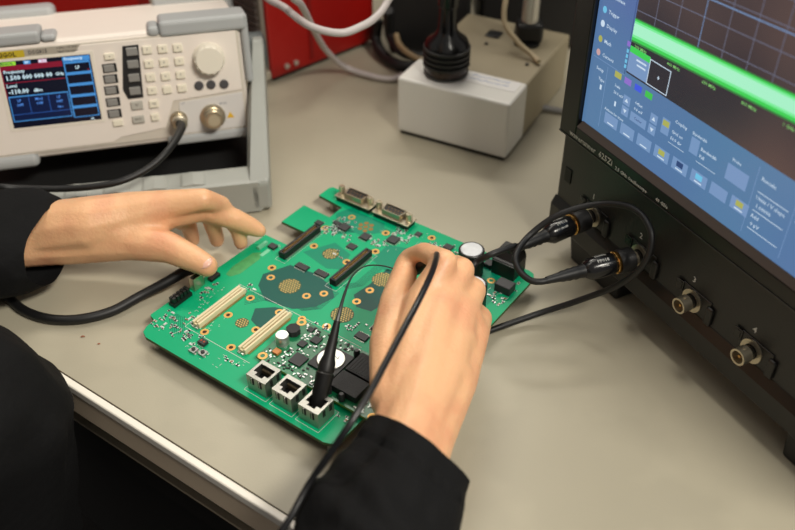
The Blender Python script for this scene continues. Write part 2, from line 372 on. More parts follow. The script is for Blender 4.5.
# network jacks (vertical entry)
def jack(x0, y0, first):
    w, d, h_ = 13.5, 13.2, 11.2
    m_sh = mat('jack_shield', (164, 163, 156), .4, .9)
    t = .45; b_ = B()
    x1, y1 = x0+w, y0+d; zt = Z+h_
    zw = zt-.4
    b_.box(x0, x1, y0, y0+t, Z, zw).box(x0, x1, y1-t, y1, Z, zw).box(x0, x0+t, y0+t, y1-t, Z, zw).box(x1-t, x1, y0+t, y1-t, Z, zw)
    # the top plate has the stepped opening of the plug
    b_.prism([(x0, y0), (x1, y0), (x1, y0+2.2), (x0, y0+2.2)], zw, zt).prism([(x0, y1-2.6), (x1, y1-2.6), (x1, y1), (x0, y1)], zw, zt)
    b_.prism([(x0, y0+2.2), (x0+4.2, y0+2.2), (x0+4.2, y0+4.4), (x0+1.6, y0+4.4), (x0+1.6, y1-2.6), (x0, y1-2.6)], zw, zt)
    b_.prism([(x1, y0+2.2), (x1, y1-2.6), (x1-1.6, y1-2.6), (x1-1.6, y0+4.4), (x1-4.2, y0+4.4), (x1-4.2, y0+2.2)], zw, zt)
    j = b_.build('network_jack', m_sh, board)
    B().box(x0+t, x1-t, y0+t, y1-t, Z, Z+2.6).build('jack_insert', M_BLACK, j)
    for k in range(8 if first < 2 else 0): B().box(x0+3.0+k*1.0, x0+3.4+k*1.0, y1-4.2, y1-2.8, zt-5.2, zt-2.6).build('contact', mat('dark_contact', (92, 80, 60), .5, .5), j)
    for xx in (x0+3.1, x0+w-4.9):
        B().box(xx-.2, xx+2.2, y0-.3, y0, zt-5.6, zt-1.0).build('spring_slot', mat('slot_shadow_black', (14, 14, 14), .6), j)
        B().box(xx+.8, xx+1.3, y0-.7, y0-.1, zt-5.0, zt-.4).build('spring_tab', m_sh, j)
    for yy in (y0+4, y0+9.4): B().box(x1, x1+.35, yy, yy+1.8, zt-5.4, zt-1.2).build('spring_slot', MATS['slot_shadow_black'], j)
    return j
for k in range(3): jack(78.4+18.45*k, 2.6, k)
# D-sub sockets, upright
def dsub(cx, cy):
    d_ = B().box(cx-15.2, cx+15.2, cy-5.6, cy+5.6, Z+3.6, Z+4.6).build('serial_socket', M_NICKEL, board, bevel=.0004)
    B().box(cx-14, cx+14, cy-4.8, cy+4.8, Z, Z+3.6).build('base', M_BLACK, d_)
    poly = [(cx-8.6, cy+4.1), (cx+8.6, cy+4.1), (cx+7.2, cy-4.1), (cx-7.2, cy-4.1)]
    pin = [(cx-8.0, cy+3.5), (cx+8.0, cy+3.5), (cx+6.7, cy-3.5), (cx-6.7, cy-3.5)]
    b_ = B(); n = 4
    vs = [(x, y, z) for z in (Z+4.6, Z+8.8) for (x, y) in poly]+[(x, y, z) for z in (Z+4.6, Z+8.8) for (x, y) in pin]
    fs = []
    for i in range(4):
        j = (i+1) % 4; fs += [(i, j, 4+j, 4+i), (8+j, 8+i, 12+i, 12+j), (4+i, 4+j, 12+j, 12+i), (j, i, 8+i, 8+j)]
    b_.add(vs, fs).build('shell', M_NICKEL, d_)
    B().prism(pin, Z+4.6, Z+7.8).build('insert', M_BLACK, d_)
    for i in range(5): B().cyl((cx-5.5+i*2.75, cy+1.5, Z+7.8), (cx-5.5+i*2.75, cy+1.5, Z+7.9), .5, seg=8).build('contact', MATS['dull_brass'], d_)
    for i in range(4): B().cyl((cx-4.1+i*2.75, cy-1.5, Z+7.8), (cx-4.1+i*2.75, cy-1.5, Z+7.9), .5, seg=8).build('contact', MATS['dull_brass'], d_)
    for s in (-1, 1):
        B().cyl((cx+s*12.5, cy, Z+4.6), (cx+s*12.5, cy, Z+10.4), 2.2, seg=6).ring((cx+s*12.5, cy, Z+10.4), (0, 0, 1), 1.1, 1.9, .3, 12).build('hex_screw', M_NICKEL, d_)
dsub(20.5, 175); dsub(53, 175)
# electrolytic capacitors
def cap(x, y, r, h_, top, body=M_BLACK, par=None, z=Z):
    c = B().lathe((x, y, z), (0, 0, 1), [(0, r), (1, r), (1.6, r*.93), (2.2, r), (h_-.5, r), (h_, r*.93)], 24).build('capacitor', body, par or board, smooth=True)
    B().lathe((x, y, z+h_), (0, 0, 1), [(0, r*.84), (.15, r*.8)], 24).build('can_top', top, c)
    return c
m_ctop = mat('dull_aluminium', (200, 202, 205), .45, .5, noise_amt=.2, nscale=300)
cap(125, 158, 8.2, 19, m_ctop); cap(142.5, 133, 8.0, 17, m_ctop)
# power terminal
pb = B().box(135.5, 152, 166, 181, Z, Z+12).build('power_socket', M_BLACK, board, bevel=.0005)
B().add([(135.5, 168, Z+12), (152, 168, Z+12), (152, 181, Z+12), (135.5, 181, Z+12), (137, 173, Z+17.5), (150.5, 173, Z+17.5), (150.5, 180, Z+17.5), (137, 180, Z+17.5)],
        [(3, 2, 1, 0), (4, 5, 6, 7), (0, 1, 5, 4), (1, 2, 6, 5), (2, 3, 7, 6), (3, 0, 4, 7)]).build('hood', M_BLACK, pb, bevel=.0005)
B().box(136, 151.5, 165.7, 166, Z+10.8, Z+11.3).build('trim_line', mat('grey_edge', (120, 120, 120), .5), pb)
B().box(146, 157, 152, 160, Z, Z+6).build('relay', mat('dark_grey_plastic', (38, 38, 40), .45), board, bevel=.0005)
B().box(128.5, 134, 168, 174, Z, Z+3).build('relay', MATS['dark_grey_plastic'], board, bevel=.0003)
# tiny surface mounted parts
sm = B(); sb = B(); st = B()
clus = [(6, 14, 10, 8, 46), (26, 13, 7, 6, 20), (10, 26, 5, 5, 12), (2, 48, 2, 9, 16), (33, 141, 14, 5, 44), (28, 154, 8, 4, 18), (68, 166, 9, 7, 46), (60, 148, 10, 4, 22), (92, 164, 10, 7, 36), (112, 172, 10, 6, 26), (152, 155, 6, 14, 46), (147, 110, 8, 14, 30), (20, 14.5, 4, 3, 6), (131, 12, 6, 6, 8), (78, 64, 8, 3, 10), (22, 66, 4, 2, 6), (130, 60, 16, 8, 30), (58, 13, 8, 2, 8), (45, 124, 5, 3, 6), (97, 75, 6, 6, 10)]
for (cx, cy, rx, ry, n) in clus:
    for i in range(int(n*.7)):
        x = cx+random.uniform(-rx, rx); y = cy+random.uniform(-ry, ry)
        if not (-5 < x < 159 and .5 < y < 180): continue
        if 75 < x < 131 and y < 19: continue
        w, d = random.choice([(1.4, .8), (1.4, .8), (.8, 1.4), (2, 1.2), (1.2, 2)])
        tgt = random.choice([sm, sb, sb, st])
        tgt.cbox(x, y, Z+.35, w*.62 if w > d else w, d if w > d else d*.62, .6)
        for s in (-1, 1):
            if w > d: sm.cbox(x+s*w*.46, y, Z+.3, w*.3, d*1.05, .6)
            else: sm.cbox(x, y+s*d*.46, Z+.3, w*1.05, d*.3, .6)
sm.build('solder_ends', mat('bright_solder', (210, 214, 212), .35, .5), board)['kind'] = 'stuff'
sb.build('tiny_resistors', mat('resistor_black', (34, 30, 30), .5), board)['kind'] = 'stuff'
st.build('tiny_capacitors', mat('capacitor_tan', (150, 118, 84), .5), board)['kind'] = 'stuff'
# plug-in daughter board
Z2 = Z+4
db = B().mat(1).prism([(68, 20.5), (152, 20.5), (152, 59.5), (68, 59.5)], Z2-1.5, Z2-.1).mat(0).prism([(68, 20.5), (152, 20.5), (152, 59.5), (68, 59.5)], Z2-.1, Z2).build('daughter_board', [mat('dark_green_mask', (18, 112, 70), .32, noise_amt=.12, nscale=90), mat('lime_board_edge', (120, 150, 50), .6)], board)
for (x, y) in ((71, 57), (149, 57), (71, 23), (149, 23)):
    B().cyl((x, y, Z), (x, y, Z2-1.5), 2, seg=10).build('spacer', M_GOLD, db)
    B().ring((x, y, Z2), (0, 0, 1), 1.4, 2.9, .15, 18).build('ring_pad', M_GOLD, db)
cap(73.5, 37.5, 3.9, 6.8, mat('bright_aluminium', (214, 214, 210), .3, .8), mat('bright_aluminium', (214, 214, 210), .3, .8), db, Z2)
B().prism([(71+4.3*math.cos(a*math.pi/4+.39)+2, 47.5+4.3*math.sin(a*math.pi/4+.39)) for a in range(8)], Z2, Z2+4).build('inductor', mat('ferrite', (36, 36, 38), .6), db, bevel=.0003)
B().box(74, 78, 27.5, 31.5, Z2, Z2+1.8).build('tantalum_capacitor', mat('tantalum', (196, 128, 70), .5), db, bevel=.0002)
ic(90, 32, 8.4, 8.4, 1, '', m=m_ic, z=Z2, par=db); ic(88, 50, 5.4, 5.4, 1, '', z=Z2, par=db); ic(83.5, 43, 4.6, 4.6, 1, '', z=Z2, par=db); ic(80, 55, 3.5, 3.5, 1, '', z=Z2, par=db); ic(97.5, 54, 3, 5, 1, '', z=Z2, par=db)
cp = B().cbox(105.5, 42, Z2+.7, 19, 19, 1.4).build('processor', m_ic, db, bevel=.0002)
B().lathe((105.5, 42, Z2+1.4), (0, 0, 1), [(0, 8.0), (.9, 8.0), (1.1, 7.8)], 36).build('heat_spreader', mat('spreader_white_metal', (212, 212, 206), .35, .5), cp, smooth=True)
g = B(); g.text('Z', 4.2, Matrix.Translation((107.6, 44.6, Z2+2.52)) @ Matrix.Rotation(1.9, 4, 'Z'), 'CENTER', h=.02)
g.build('engraved_mark', mat('engraving', (70, 70, 70), .5), cp)
bk = B().box(117.5, 136, 25, 38, Z2, Z2+4.6).box(117.5, 136, 39.5, 55, Z2, Z2+4.2).box(118, 135.5, 38, 39.5, Z2, Z2+2.5).build('black_connector_block', mat('block_black', (30, 30, 32), .5, bump=.4, bscale=1500), db, bevel=.0003)
for (x, y) in ((119, 23.2), (128, 23.2), (114.6, 54)):
    B().lathe((x, y, Z2), (0, 0, 1), [(0, 1.9), (3.6, 1.9), (4.8, 1.2)], 14).build('latch_post', mat('dark_grey_plastic', (38, 38, 40), .45), bk, smooth=True)
for k in range(9): B().box(118.5+k*1.9, 119.5+k*1.9, 40.5, 54, Z2+4.2, Z2+4.5).build('rib', MATS['block_black'], bk)
sm = B(); sb = B()
occ = [(90, 32, 5.5), (88, 50, 4), (83.5, 43, 3.5), (105.5, 42, 11), (73.5, 37.5, 5), (73, 47.5, 6), (76, 29.5, 3), (127, 40, 11), (97.5, 54, 3), (71, 57, 3.4), (71, 23, 3.4), (119, 23.2, 2.5), (128, 23.2, 2.5), (127, 30, 10), (127, 50, 10)]
k = 0
while k < 330:
    x = random.uniform(69.5, 146); y = random.uniform(21.6, 58.4)
    if any(abs(x-a) < r and abs(y-c) < r for a, c, r in occ): k += .3; continue
    k += 1; w, d = random.choice([(1.2, .7), (.7, 1.2), (1.6, .9), (.9, 1.6)])
    (sb if random.random() < .4 else sm).cbox(x, y, Z2+.3, w, d, .6)
sm.build('solder_ends', MATS['bright_solder'], db)['kind'] = 'stuff'
sb.build('tiny_resistors', MATS['resistor_black'], db)['kind'] = 'stuff'

# ------------------------------------------------------------------ panel frames for the two instruments
def frame(P, yaw, tilt, roll, root):
    a = math.radians(yaw); t = math.radians(tilt); ro = math.radians(roll)
    e1 = Vector((math.cos(a), math.sin(a), 0)); back = Vector((-math.sin(a), math.cos(a), 0))
    e2 = Vector((0, 0, math.cos(t)))+back*math.sin(t)
    e1, e2 = e1*math.cos(ro)+e2*math.sin(ro), e2*math.cos(ro)-e1*math.sin(ro)
    n = e1.cross(e2)
    Wm = Matrix(((e1.x, e2.x, n.x, P.x), (e1.y, e2.y, n.y, P.y), (e1.z, e2.z, n.z, P.z), (0, 0, 0, 1)))
    return root.matrix_world.inverted() @ Wm @ Matrix.Scale(mm, 4), Wm
def onpanel(Wm, x, y, off=0):                      # photo pixel to millimetres on the panel plane
    n = Vector(Wm.col[2][:3]); P = Vector(Wm.col[3][:3])+n*off; d = ray(x, y)
    c = Vector((0, 0, CAMH)); t = (P-c).dot(n)/d.dot(n); q = Wm.inverted() @ (c+d*t)
    return q.x*1000, q.y*1000
TX = lambda x, y, z=0, r=0: Matrix.Translation((x, y, z)) @ Matrix.Rotation(r, 4, 'Z')

# ------------------------------------------------------------------ oscilloscope
S0 = Vector((.14077622, .4155912, .02))
scope = thing('oscilloscope', 'black oscilloscope with a large blue and black screen, probes plugged in its front', 'oscilloscope', (S0.x, S0.y, 0), math.radians(-62))
TS, WS = frame(S0, -62, 0, 0, scope)
def S_(): return MB(TS)
m_sc = mat('scope_black', (30, 30, 30), .38, bump=.1, bscale=700)
m_sc2 = mat('scope_bezel_black', (17, 17, 17), .32)
S_().box(-79, 205, 4, 71, -120, 0).build('housing', m_sc, scope, bevel=.003, seg=3)
S_().box(-79, -63.5, 71, 276, -120, 4).box(-63.5, 205, 71, 80.5, -120, 4).box(-63.5, 205, 262, 276, -120, 4).box(187, 205, 71, 276, -120, 4).box(-64, 200, 78, 270, -120, -4).build('screen_bezel', m_sc2, scope, bevel=.0008)
S_().add([(-63.5, 80.5, 4), (187, 80.5, 4), (187, 84.6, 1.6), (-61.5, 84.6, 1.6), (-63.5, 80.5, -2), (187, 80.5, -2), (187, 84.6, -2), (-61.5, 84.6, -2)],
         [(0, 1, 2, 3), (7, 6, 5, 4), (0, 4, 5, 1), (1, 5, 6, 2), (2, 6, 7, 3), (3, 7, 4, 0)]).build('bronze_trim', mat('bronze_trim', (96, 86, 80), .35, .3), scope)
S_().add([(-79, 2, 0), (205, 2, 0), (205, 2, 3.4), (-79, 2, 3.4), (-79, 21.5, 0), (205, 21.5, 0), (205, 15, 3.4), (-79, 15, 3.4)],
         [(0, 1, 2, 3), (4, 7, 6, 5), (3, 2, 6, 7), (0, 4, 5, 1), (0, 3, 7, 4), (1, 5, 6, 2)]).build('lower_ledge', m_sc2, scope, bevel=.0008)
S_().box(-79, 205, 70.2, 71.0, 0, 4.3).build('bezel_lip', mat('lip_grey', (48, 47, 46), .35), scope)
for x in (-58, 128): S_().add([(x, -20, -40), (x+48, -20, -44), (x+48, -20, -2), (x, -20, -2), (x-1, 4, -44), (x+51, 4, -44), (x+51, 4, 1), (x-1, 4, 1)],
                              [(0, 3, 2, 1), (4, 5, 6, 7), (0, 1, 5, 4), (1, 2, 6, 5), (2, 3, 7, 6), (3, 0, 4, 7)]).build('foot', M_RUBBER, scope, bevel=.002)
for x in (-44, 128): S_().box(x, x+40, -20, 4, -112, -84).build('foot', M_RUBBER, scope, bevel=.002)
S_().box(-72, -66, 36, 46, -1, .6).build('calibration_port', mat('deep_black', (6, 6, 6), .6), scope)
def bnc(x, y, open_=True):
    t = S_().ring((x, y, 0), (0, 0, 1), 3.6, 7.0, 1.6, 28).build('input_connector', M_NICKEL, scope, smooth=True)
    S_().lathe((x, y, -1), (0, 0, 1), [(0, 4.4), (3, 4.4), (3.2, 3.6), (4, 4.2), (5.6, 4.2), (5.8, 3.6)], 24).build('threaded_neck', mat('dark_neck', (34, 32, 30), .3, .5), t, smooth=True)
    S_().ring((x, y, 4.6), (0, 0, 1), 3.6, 4.7, 6.2, 24).build('barrel', M_NICKEL, t, smooth=True)
    S_().cyl((x, y, 4.6), (x, y, 6), 3.6, seg=20).build('dielectric', mat('cream_dielectric', (170, 156, 130), .5), t)
    S_().cyl((x, y, 5), (x, y, 9.6), .8, seg=10).build('centre_pin', M_GOLD, t)
    S_().cyl((x, y+5.4, 7), (x, y+4.4, 7), 1.0, seg=8).build('bayonet_lug', M_NICKEL, t)
for k in range(4):
    x = -40.2+44.6*k
    S_().box(x-9, x+13, 23, 35.5, 0, .8).build('input_surround', m_sc2, scope, bevel=.0005)
    S_().box(x+11, x+16, 21, 33, 0, 2.2).build('side_guard', m_sc2, scope, bevel=.0012)
    S_().box(x-13.5, x-7.8, 29, 35.5, .8, 1.4).box(x-12.4, x-8.9, 30.1, 34.4, 1.4, 1.7).build('channel_key', mat('key_black', (12, 12, 12), .25), scope, bevel=.0003)
    bnc(x, 28)
    g = S_(); g.text(str(k+1), 5.2, TX(x-2.6, 40.5, .1), 'CENTER', .06, .06); g.build('channel_number', M_WHITEPRINT, scope)
g = S_(); g.text('waverunner', 5.2, TX(-68, 74.6, 4.7), 'LEFT', 0, .06); g.text('625Zi', 5.4, TX(-40, 74.9, 4.7), 'LEFT', .03, .06)
g.build('front_lettering', mat('grey_lettering', (200, 196, 188), .4), scope)
g = S_(); g.text('2.5 GHz Oscilloscope', 3.1, TX(-24.5, 73.9, 4.7), 'LEFT', .03, .06); g.text('40 GS/s', 3.1, TX(10.5, 74, 4.7), 'LEFT', .03, .06)
g.build('front_lettering', M_WHITEPRINT, scope)
# the display itself: flat picture, built of flat emissive shapes
sm_names = [('sc_blue', (72, 98, 150)), ('sc_black', (58, 55, 58)), ('sc_green', (62, 205, 84)), ('sc_pale', (168, 240, 200)), ('sc_grid', (112, 116, 138)), ('sc_light', (118, 148, 190)),
            ('sc_white', (200, 218, 235)), ('sc_yellow', (170, 172, 90)), ('sc_violet', (140, 110, 200)), ('sc_bluekey', (64, 88, 220)), ('sc_greenkey', (64, 190, 78)), ('sc_rose', (200, 160, 160)), ('sc_text', (130, 200, 110)), ('sc_dark', (50, 70, 116)), ('sc_cyan', (110, 190, 225)), ('sc_glow', (120, 236, 150)), ('sc_dkgreen', (56, 130, 66))]
SM = [screen_mat(n, c) for n, c in sm_names]
SM[0] = grad_screen('sc_blue_g', (84, 108, 160), (84, 126, 160), 7); SM[1] = grad_screen('sc_black_reflections', (46, 44, 52), (92, 74, 70), 9)  # room reflections mottled into the black, haze lifted into the blue
SI = {n: i for i, (n, c) in enumerate(sm_names)}
d = S_(); L = [0]
def rect(x0, x1, y0, y1, m, lev, sl=0):
    z = 1.0+lev*.03; d.mat(SI[m])
    f = lambda x, y: (x, y+sl*(x+34), z)
    d.add([f(x0, y0), f(x1, y0), f(x1, y1), f(x0, y1)], [(0, 1, 2, 3)])
rect(-63, 187, 84, 264, 'sc_blue', 0)
rect(-33.2, 187, 129.6, 264, 'sc_black', 1)
SLT = .055
for k in range(9): rect(-33, 187, 165+k*11.5+.0, 165.35+k*11.5, 'sc_grid', 2, SLT)
rect(-33, 187, 181.6+4, 182.2+4, 'sc_light', 3, SLT)
for k in range(14): rect(-19+k*15.6, -18.7+k*15.6, 160, 264, 'sc_grid', 2)
rect(12.2, 12.6, 160, 264, 'sc_light', 3)
for a0_, a1_, m_ in ((147.6, 148.6, 'sc_dkgreen'), (148.6, 150.4, 'sc_green'), (150.4, 151.8, 'sc_glow'), (151.8, 158.0, 'sc_pale'), (158.0, 159.2, 'sc_glow'), (159.2, 160.2, 'sc_green'), (160.2, 160.9, 'sc_dkgreen')): rect(-33.2, 187, a0_, a1_, m_, 4, .062)
def stext(s, x, y, size, m, r=0, al='LEFT'):
    d.mat(SI[m]); d.text(s, size, TX(x, y, 1.2, r), al, .02, .01)
for x, y, s in ((-30, 146.2, '200 MHz'), (-5, 147.6, '400 MHz'), (20, 149, '600 MHz'), (46, 150.3, '800 MHz'), (71, 151.7, '1 GHz')): stext(s, x, y, 2.5, 'sc_text', .03)
# channel descriptor box
rect(-33, -17, 130.6, 145.5, 'sc_light', 3); rect(-33, -17, 142, 145.5, 'sc_green', 4); rect(-16.8, -1.2, 130.9, 144.2, 'sc_black', 3)
for a in ((-17, -.9, 144.2, 144.7), (-17, -.9, 130.6, 131.1), (-1.4, -.9, 130.6, 144.7), (-17, -16.5, 130.6, 144.7)): rect(*a, 'sc_white', 4)
rect(-9.6, -8.2, 137, 137.6, 'sc_white', 4); rect(-9.2, -8.6, 136.3, 138.3, 'sc_white', 4)
for k in range(2): rect(-27+k, -19, 139.2-k*2.6, 140.2-k*2.6, 'sc_white', 4)
for k in range(4): rect(-35.4, -33.8, 131.5+k*3, 133.6+k*3, 'sc_cyan', 4)
rect(-36, -33.4, 144.2, 147, 'sc_violet', 4)
# tabs with colour keys
for x, m in ((-41.5, 'sc_yellow'), (-33.2, 'sc_violet'), (-24.6, 'sc_bluekey'), (-16, 'sc_greenkey')): rect(x, x+5.6, 123.4, 127, m, 4)
# left menu with round icons
for k, (y, m, s) in enumerate(((131, 'sc_rose', 'Cursors'), (139, 'sc_yellow', 'Math'), (148, 'sc_white', 'Display'), (156, 'sc_cyan', 'Trigger'), (165, 'sc_white', 'Timebase'), (174, 'sc_cyan', 'Vertical'), (184, 'sc_white', 'File'))):
    d.mat(SI[m]); d.add([(-57.5+1.7*math.cos(t*.628), y+2*math.sin(t*.628), 1.15) for t in range(10)], [tuple(range(10))])
    stext(s, -54, y, 3, 'sc_white')
rect(-61, -34, 127.4, 127.7, 'sc_light', 2)
rect(-34.4, -34, 128, 262, 'sc_dark', 2)
# dialog area
stext('Setup', -57, 122, 2.8, 'sc_white'); stext('Type', -54, 116.5, 2.6, 'sc_white'); rect(-52, -50.4, 110.5, 113.5, 'sc_white', 3)
rect(-48, -47.7, 88, 126, 'sc_light', 2)
stext('Scale', -40, 118.8, 2.4, 'sc_white'); stext('20.0 mV', -40, 114.6, 2.4, 'sc_white'); rect(-38, -36.6, 106.6, 109.6, 'sc_white', 3)
for (x, y) in ((-31.5, 111.5), (-31.5, 105), (-9, 111.5), (-9, 105)):
    rect(x, x+5.6, y, y+5.6, 'sc_light', 3); up = y > 108
    d.mat(SI['sc_white']); c0 = (x+2.8, y+2.8); s = 1 if up else -1
    d.add([(c0[0]-1.4, c0[1]-s, 1.2), (c0[0]+1.4, c0[1]-s, 1.2), (c0[0], c0[1]+s*1.3, 1.2)], [(0, 1, 2)])
rect(-24, -11, 105, 110.4, 'sc_light', 3); stext('Offset', -22, 116.6, 2.4, 'sc_white'); stext('0.0 mV', -22, 113, 2.4, 'sc_white'); stext('Center', -17.5, 107.7, 2.2, 'sc_dark', 0, 'CENTER')
stext('Coupling', 9, 121, 2.4, 'sc_white'); rect(0, 6, 110, 119, 'sc_light', 3); rect(.6, 5.4, 114.6, 118, 'sc_yellow', 4)
stext('Grid on', 8, 114.5, 2.6, 'sc_white'); stext('50.0 div', 8, 110.6, 2.6, 'sc_white'); rect(7, 19, 107.4, 107.7, 'sc_white', 3)
stext('Bandwidth', 22, 121, 2.4, 'sc_white'); rect(22, 28, 110, 119, 'sc_light', 3); stext('Bandwidth', 29.5, 115.5, 2.6, 'sc_white'); stext('Full', 29.5, 111.4, 2.6, 'sc_white'); rect(28, 42, 107.4, 107.7, 'sc_white', 3)
stext('Probe', 50, 121, 2.4, 'sc_white'); rect(48, 62, 109, 118, 'sc_light', 3)
stext('Actions for trace', -45, 101.8, 2.4, 'sc_white')
ks = ['sc_light', 'sc_light', 'sc_light', 'sc_yellow', 'sc_dark', 'sc_cyan', 'sc_light', 'sc_yellow']
for k in range(8):
    x = -44+14.2*k; y = 93+.5*k; rect(x, x+11.4, y, y+7, 'sc_light', 3); rect(x+3.2, x+8, y+2.8, y+6, ks[k], 4)
    if k != 6: rect(x+3, x+8.4, y+.9, y+1.7, 'sc_white', 4)
rect(66, 66.3, 88, 126, 'sc_light', 2)
for k, (a, b_) in enumerate((('Rescale', ''), ('Units / V slope', '1.00000'), ('Add', '0 pV'))):
    stext(a, 69, 121-k*10.5, 3, 'sc_white'); stext(b_, 70, 116.6-k*10.5, 3, 'sc_white'); rect(69, 88, 113.4-k*10.5, 113.8-k*10.5, 'sc_white', 3)
rect(90.5, 90.8, 88, 126, 'sc_light', 2); stext('Invert', 93, 112, 3, 'sc_white')
d.build('display', SM, scope)

# probes plugged in
def probe_plug(x, end_px, cable_px, name_l, lz=.048):
    p0 = WS @ Vector((x*mm, .028, .0048)); pe = end_px
    ax = (pe-p0).normalized(); L = (pe-p0).length
    t = thing('scope_probe', name_l, 'probe', (p0.x, p0.y, 0))
    Ti = t.matrix_world.inverted(); P = lambda: MB(Ti)
    P().lathe(p0+ax*.001, ax, [(0, .0056), (.001, .0072), (.009, .0072), (.010, .0066)], 24).build('locking_collar', M_RUBBER, t, smooth=True)
    P().lathe(p0+ax*.011, ax, [(0, .0062), (.0008, .0068), (.002, .0068), (.0026, .006)], 24).build('brass_ring', mat('brass_ring', (226, 178, 104), .25, 1), t, smooth=True)
    bb = P().lathe(p0+ax*.0136, ax, [(0, .0058), (.001, .0066), (.015, .0066), (.018, .0050), (.019, .0042)], 24).build('plug_body', mat('gloss_black', (18, 18, 19), .22), t, smooth=True)
    q = p0+ax*.0325
    P().lathe(q, ax, [(0, .0042), (.004, .0036), (.006, .004), (.008, .0034), (.010, .0037), (.012, .0032), (.014, .0034), (.016, .0028), (.024, .0022)], 16).build('strain_relief', M_RUBBER, t, smooth=True)
    # printed marks on the upper side of the body
    up = Vector((-.35, -.35, .9)); up = (up-ax*up.dot(ax)).normalized(); sd = up.cross(ax)
    xa = -ax if (-ax).x > 0 else ax; ya = up.cross(xa)
    g = P()
    for s_, off, sz, ang in (('PP018', 0, .0030, .1), ('500MHz', -.0, .0021, -.55), ('10:1 10M', -.0, .0018, -1.0), ('PROBE', 0, .0016, .6)):
        u2 = (Matrix.Rotation(ang, 3, xa) @ up); y2 = u2.cross(xa)
        if y2.dot(_U) < 0: pass
        M = Matrix(((xa.x, y2.x, u2.x, 0), (xa.y, y2.y, u2.y, 0), (xa.z, y2.z, u2.z, 0), (0, 0, 0, 1)))
        c0 = p0+ax*.022+u2*.00668
        g.text(s_, sz, Matrix.Translation(c0) @ M, 'CENTER', .00003, .00004)
    g.build('printed_marking', M_WHITEPRINT, bb)
    c0 = q+ax*.020
    P().tube([c0, q+ax*.027]+cable_px, .0019, 12, 10).build('cable', M_RUBBER, t, smooth=True)
    return t
probe_plug(-40.2, at(545, 236, .047), [at(515, 246, .049), at(492, 254, .05), at(477, 262, .043), at(469, 272, .040), at(461, 281, .037)],
           'black probe plugged into input 1, cable running straight to the right hand')
probe_plug(4.4, at(548, 280, .046), [at(530, 280, .046), at(519, 270, .048), at(516, 255, .052), at(530, 235, .056), at(560, 214, .068), at(600, 204, .076), at(634, 209, .083), at(651, 232, .080), at(645, 262, .064), at(620, 284, .042), at(580, 300, .020), at(540, 313, .007), at(500, 327, .004), at(470, 338, .003)],
           'black probe plugged into input 2, its cable looping over in a ring')

# ------------------------------------------------------------------ signal generator
G0 = Vector((-.1109, .5843, .025))
gen = thing('signal_generator', 'beige and grey bench signal generator with colour screen and keypad, carry handle folded forward', 'signal generator', (G0.x, G0.y, 0), math.radians(16))
TG, WG = frame(G0, 16, 12, -1.2, gen)
def G(): return MB(TG)
gq = lambda x, y, off=0: onpanel(WG, x, y, off)
m_ivory = mat('ivory_plastic', (234, 224, 214), .45, noise_amt=.02)
m_panel = mat('panel_greige', (205, 196, 183), .5)
m_bump = mat('grey_rubber_bumper', (168, 170, 170), .5)
m_keyw = mat('key_ivory', (236, 228, 208), .45); m_keyg = mat('key_grey', (138, 136, 132), .5)
G().box(-188, 2, 2, 84, -98, 0).build('case', m_ivory, gen, bevel=.004, seg=3)
G().box(-184, 0, 6, 80.5, 0, 1.2).build('front_panel', m_panel, gen, bevel=.001)
G().prism([(-184, 8), (-98, 8), (-92, 11), (-60, 14), (-52, 33), (-2, 36), (-2, 79), (-184, 79)], 1.2, 1.9).build('front_plate', m_ivory, gen, bevel=.0004)
G().prism([(-50, 8), (-2, 8), (-2, 34), (-48, 31.5)], 1.2, 1.8).build('connector_plate', mat('pale_grey_plate', (212, 208, 204), .45), gen, bevel=.0004)
# bumpers
G().box(-192, -132, 82.5, 91, -26, 2).box(-132, -122, 83, 88, -20, 1.5).build('corner_bumper', m_bump, gen, bevel=.004, seg=3)
G().box(-54, 6, 79, 90, -26, 4).box(2, 7.5, 40, 90, -26, 2).box(-62, -54, 80, 87, -20, 3).build('corner_bumper', m_bump, gen, bevel=.004, seg=3)
G().box(-192, -150, -3, 7, -26, 4).build('corner_bumper', m_bump, gen, bevel=.004, seg=3)
G().box(-60, 5, 0, 7, -26, 3.4).box(2, 6.5, -1, 30, -24, 1).build('corner_bumper', m_bump, gen, bevel=.003, seg=3)
G().box(-192, -128, 76, 90, -112, -88).build('rear_bumper', m_bump, gen, bevel=.005, seg=3)
G().box(-55, 7, 76, 92, -112, -88).box(2, 7, 2, 92, -112, -88).build('rear_bumper', m_bump, gen, bevel=.005, seg=3)
# name strip
G().prism([(-180, 74.6), (-112, 74.6), (-107, 80), (-180, 80)], 1.9, 2.2).build('name_strip', mat('strip_grey', (168, 160, 146), .5), gen)
G().box(-164, -144, 75, 79.8, 2.2, 2.4).build('brand_patch', mat('brand_yellow', (196, 172, 40), .5), gen)
g = G(); g.text('RIGOL', 4.2, TX(-161.5, 77.3, 2.45), 'LEFT', .12, .04); g.build('brand_lettering', mat('brand_dark', (34, 28, 14), .5), gen)
g = G(); g.text('DSG815', 3.6, TX(-141.5, 77.5, 2.3), 'LEFT', .05, .04); g.text('9 kHz - 1.5 GHz', 2.0, TX(-123, 78.7, 2.3), 'LEFT', .01, .03); g.text('Signal Generator', 2.0, TX(-123, 76.3, 2.3), 'LEFT', .01, .03)
g.build('model_lettering', mat('lettering_dark', (60, 58, 60), .5), gen)
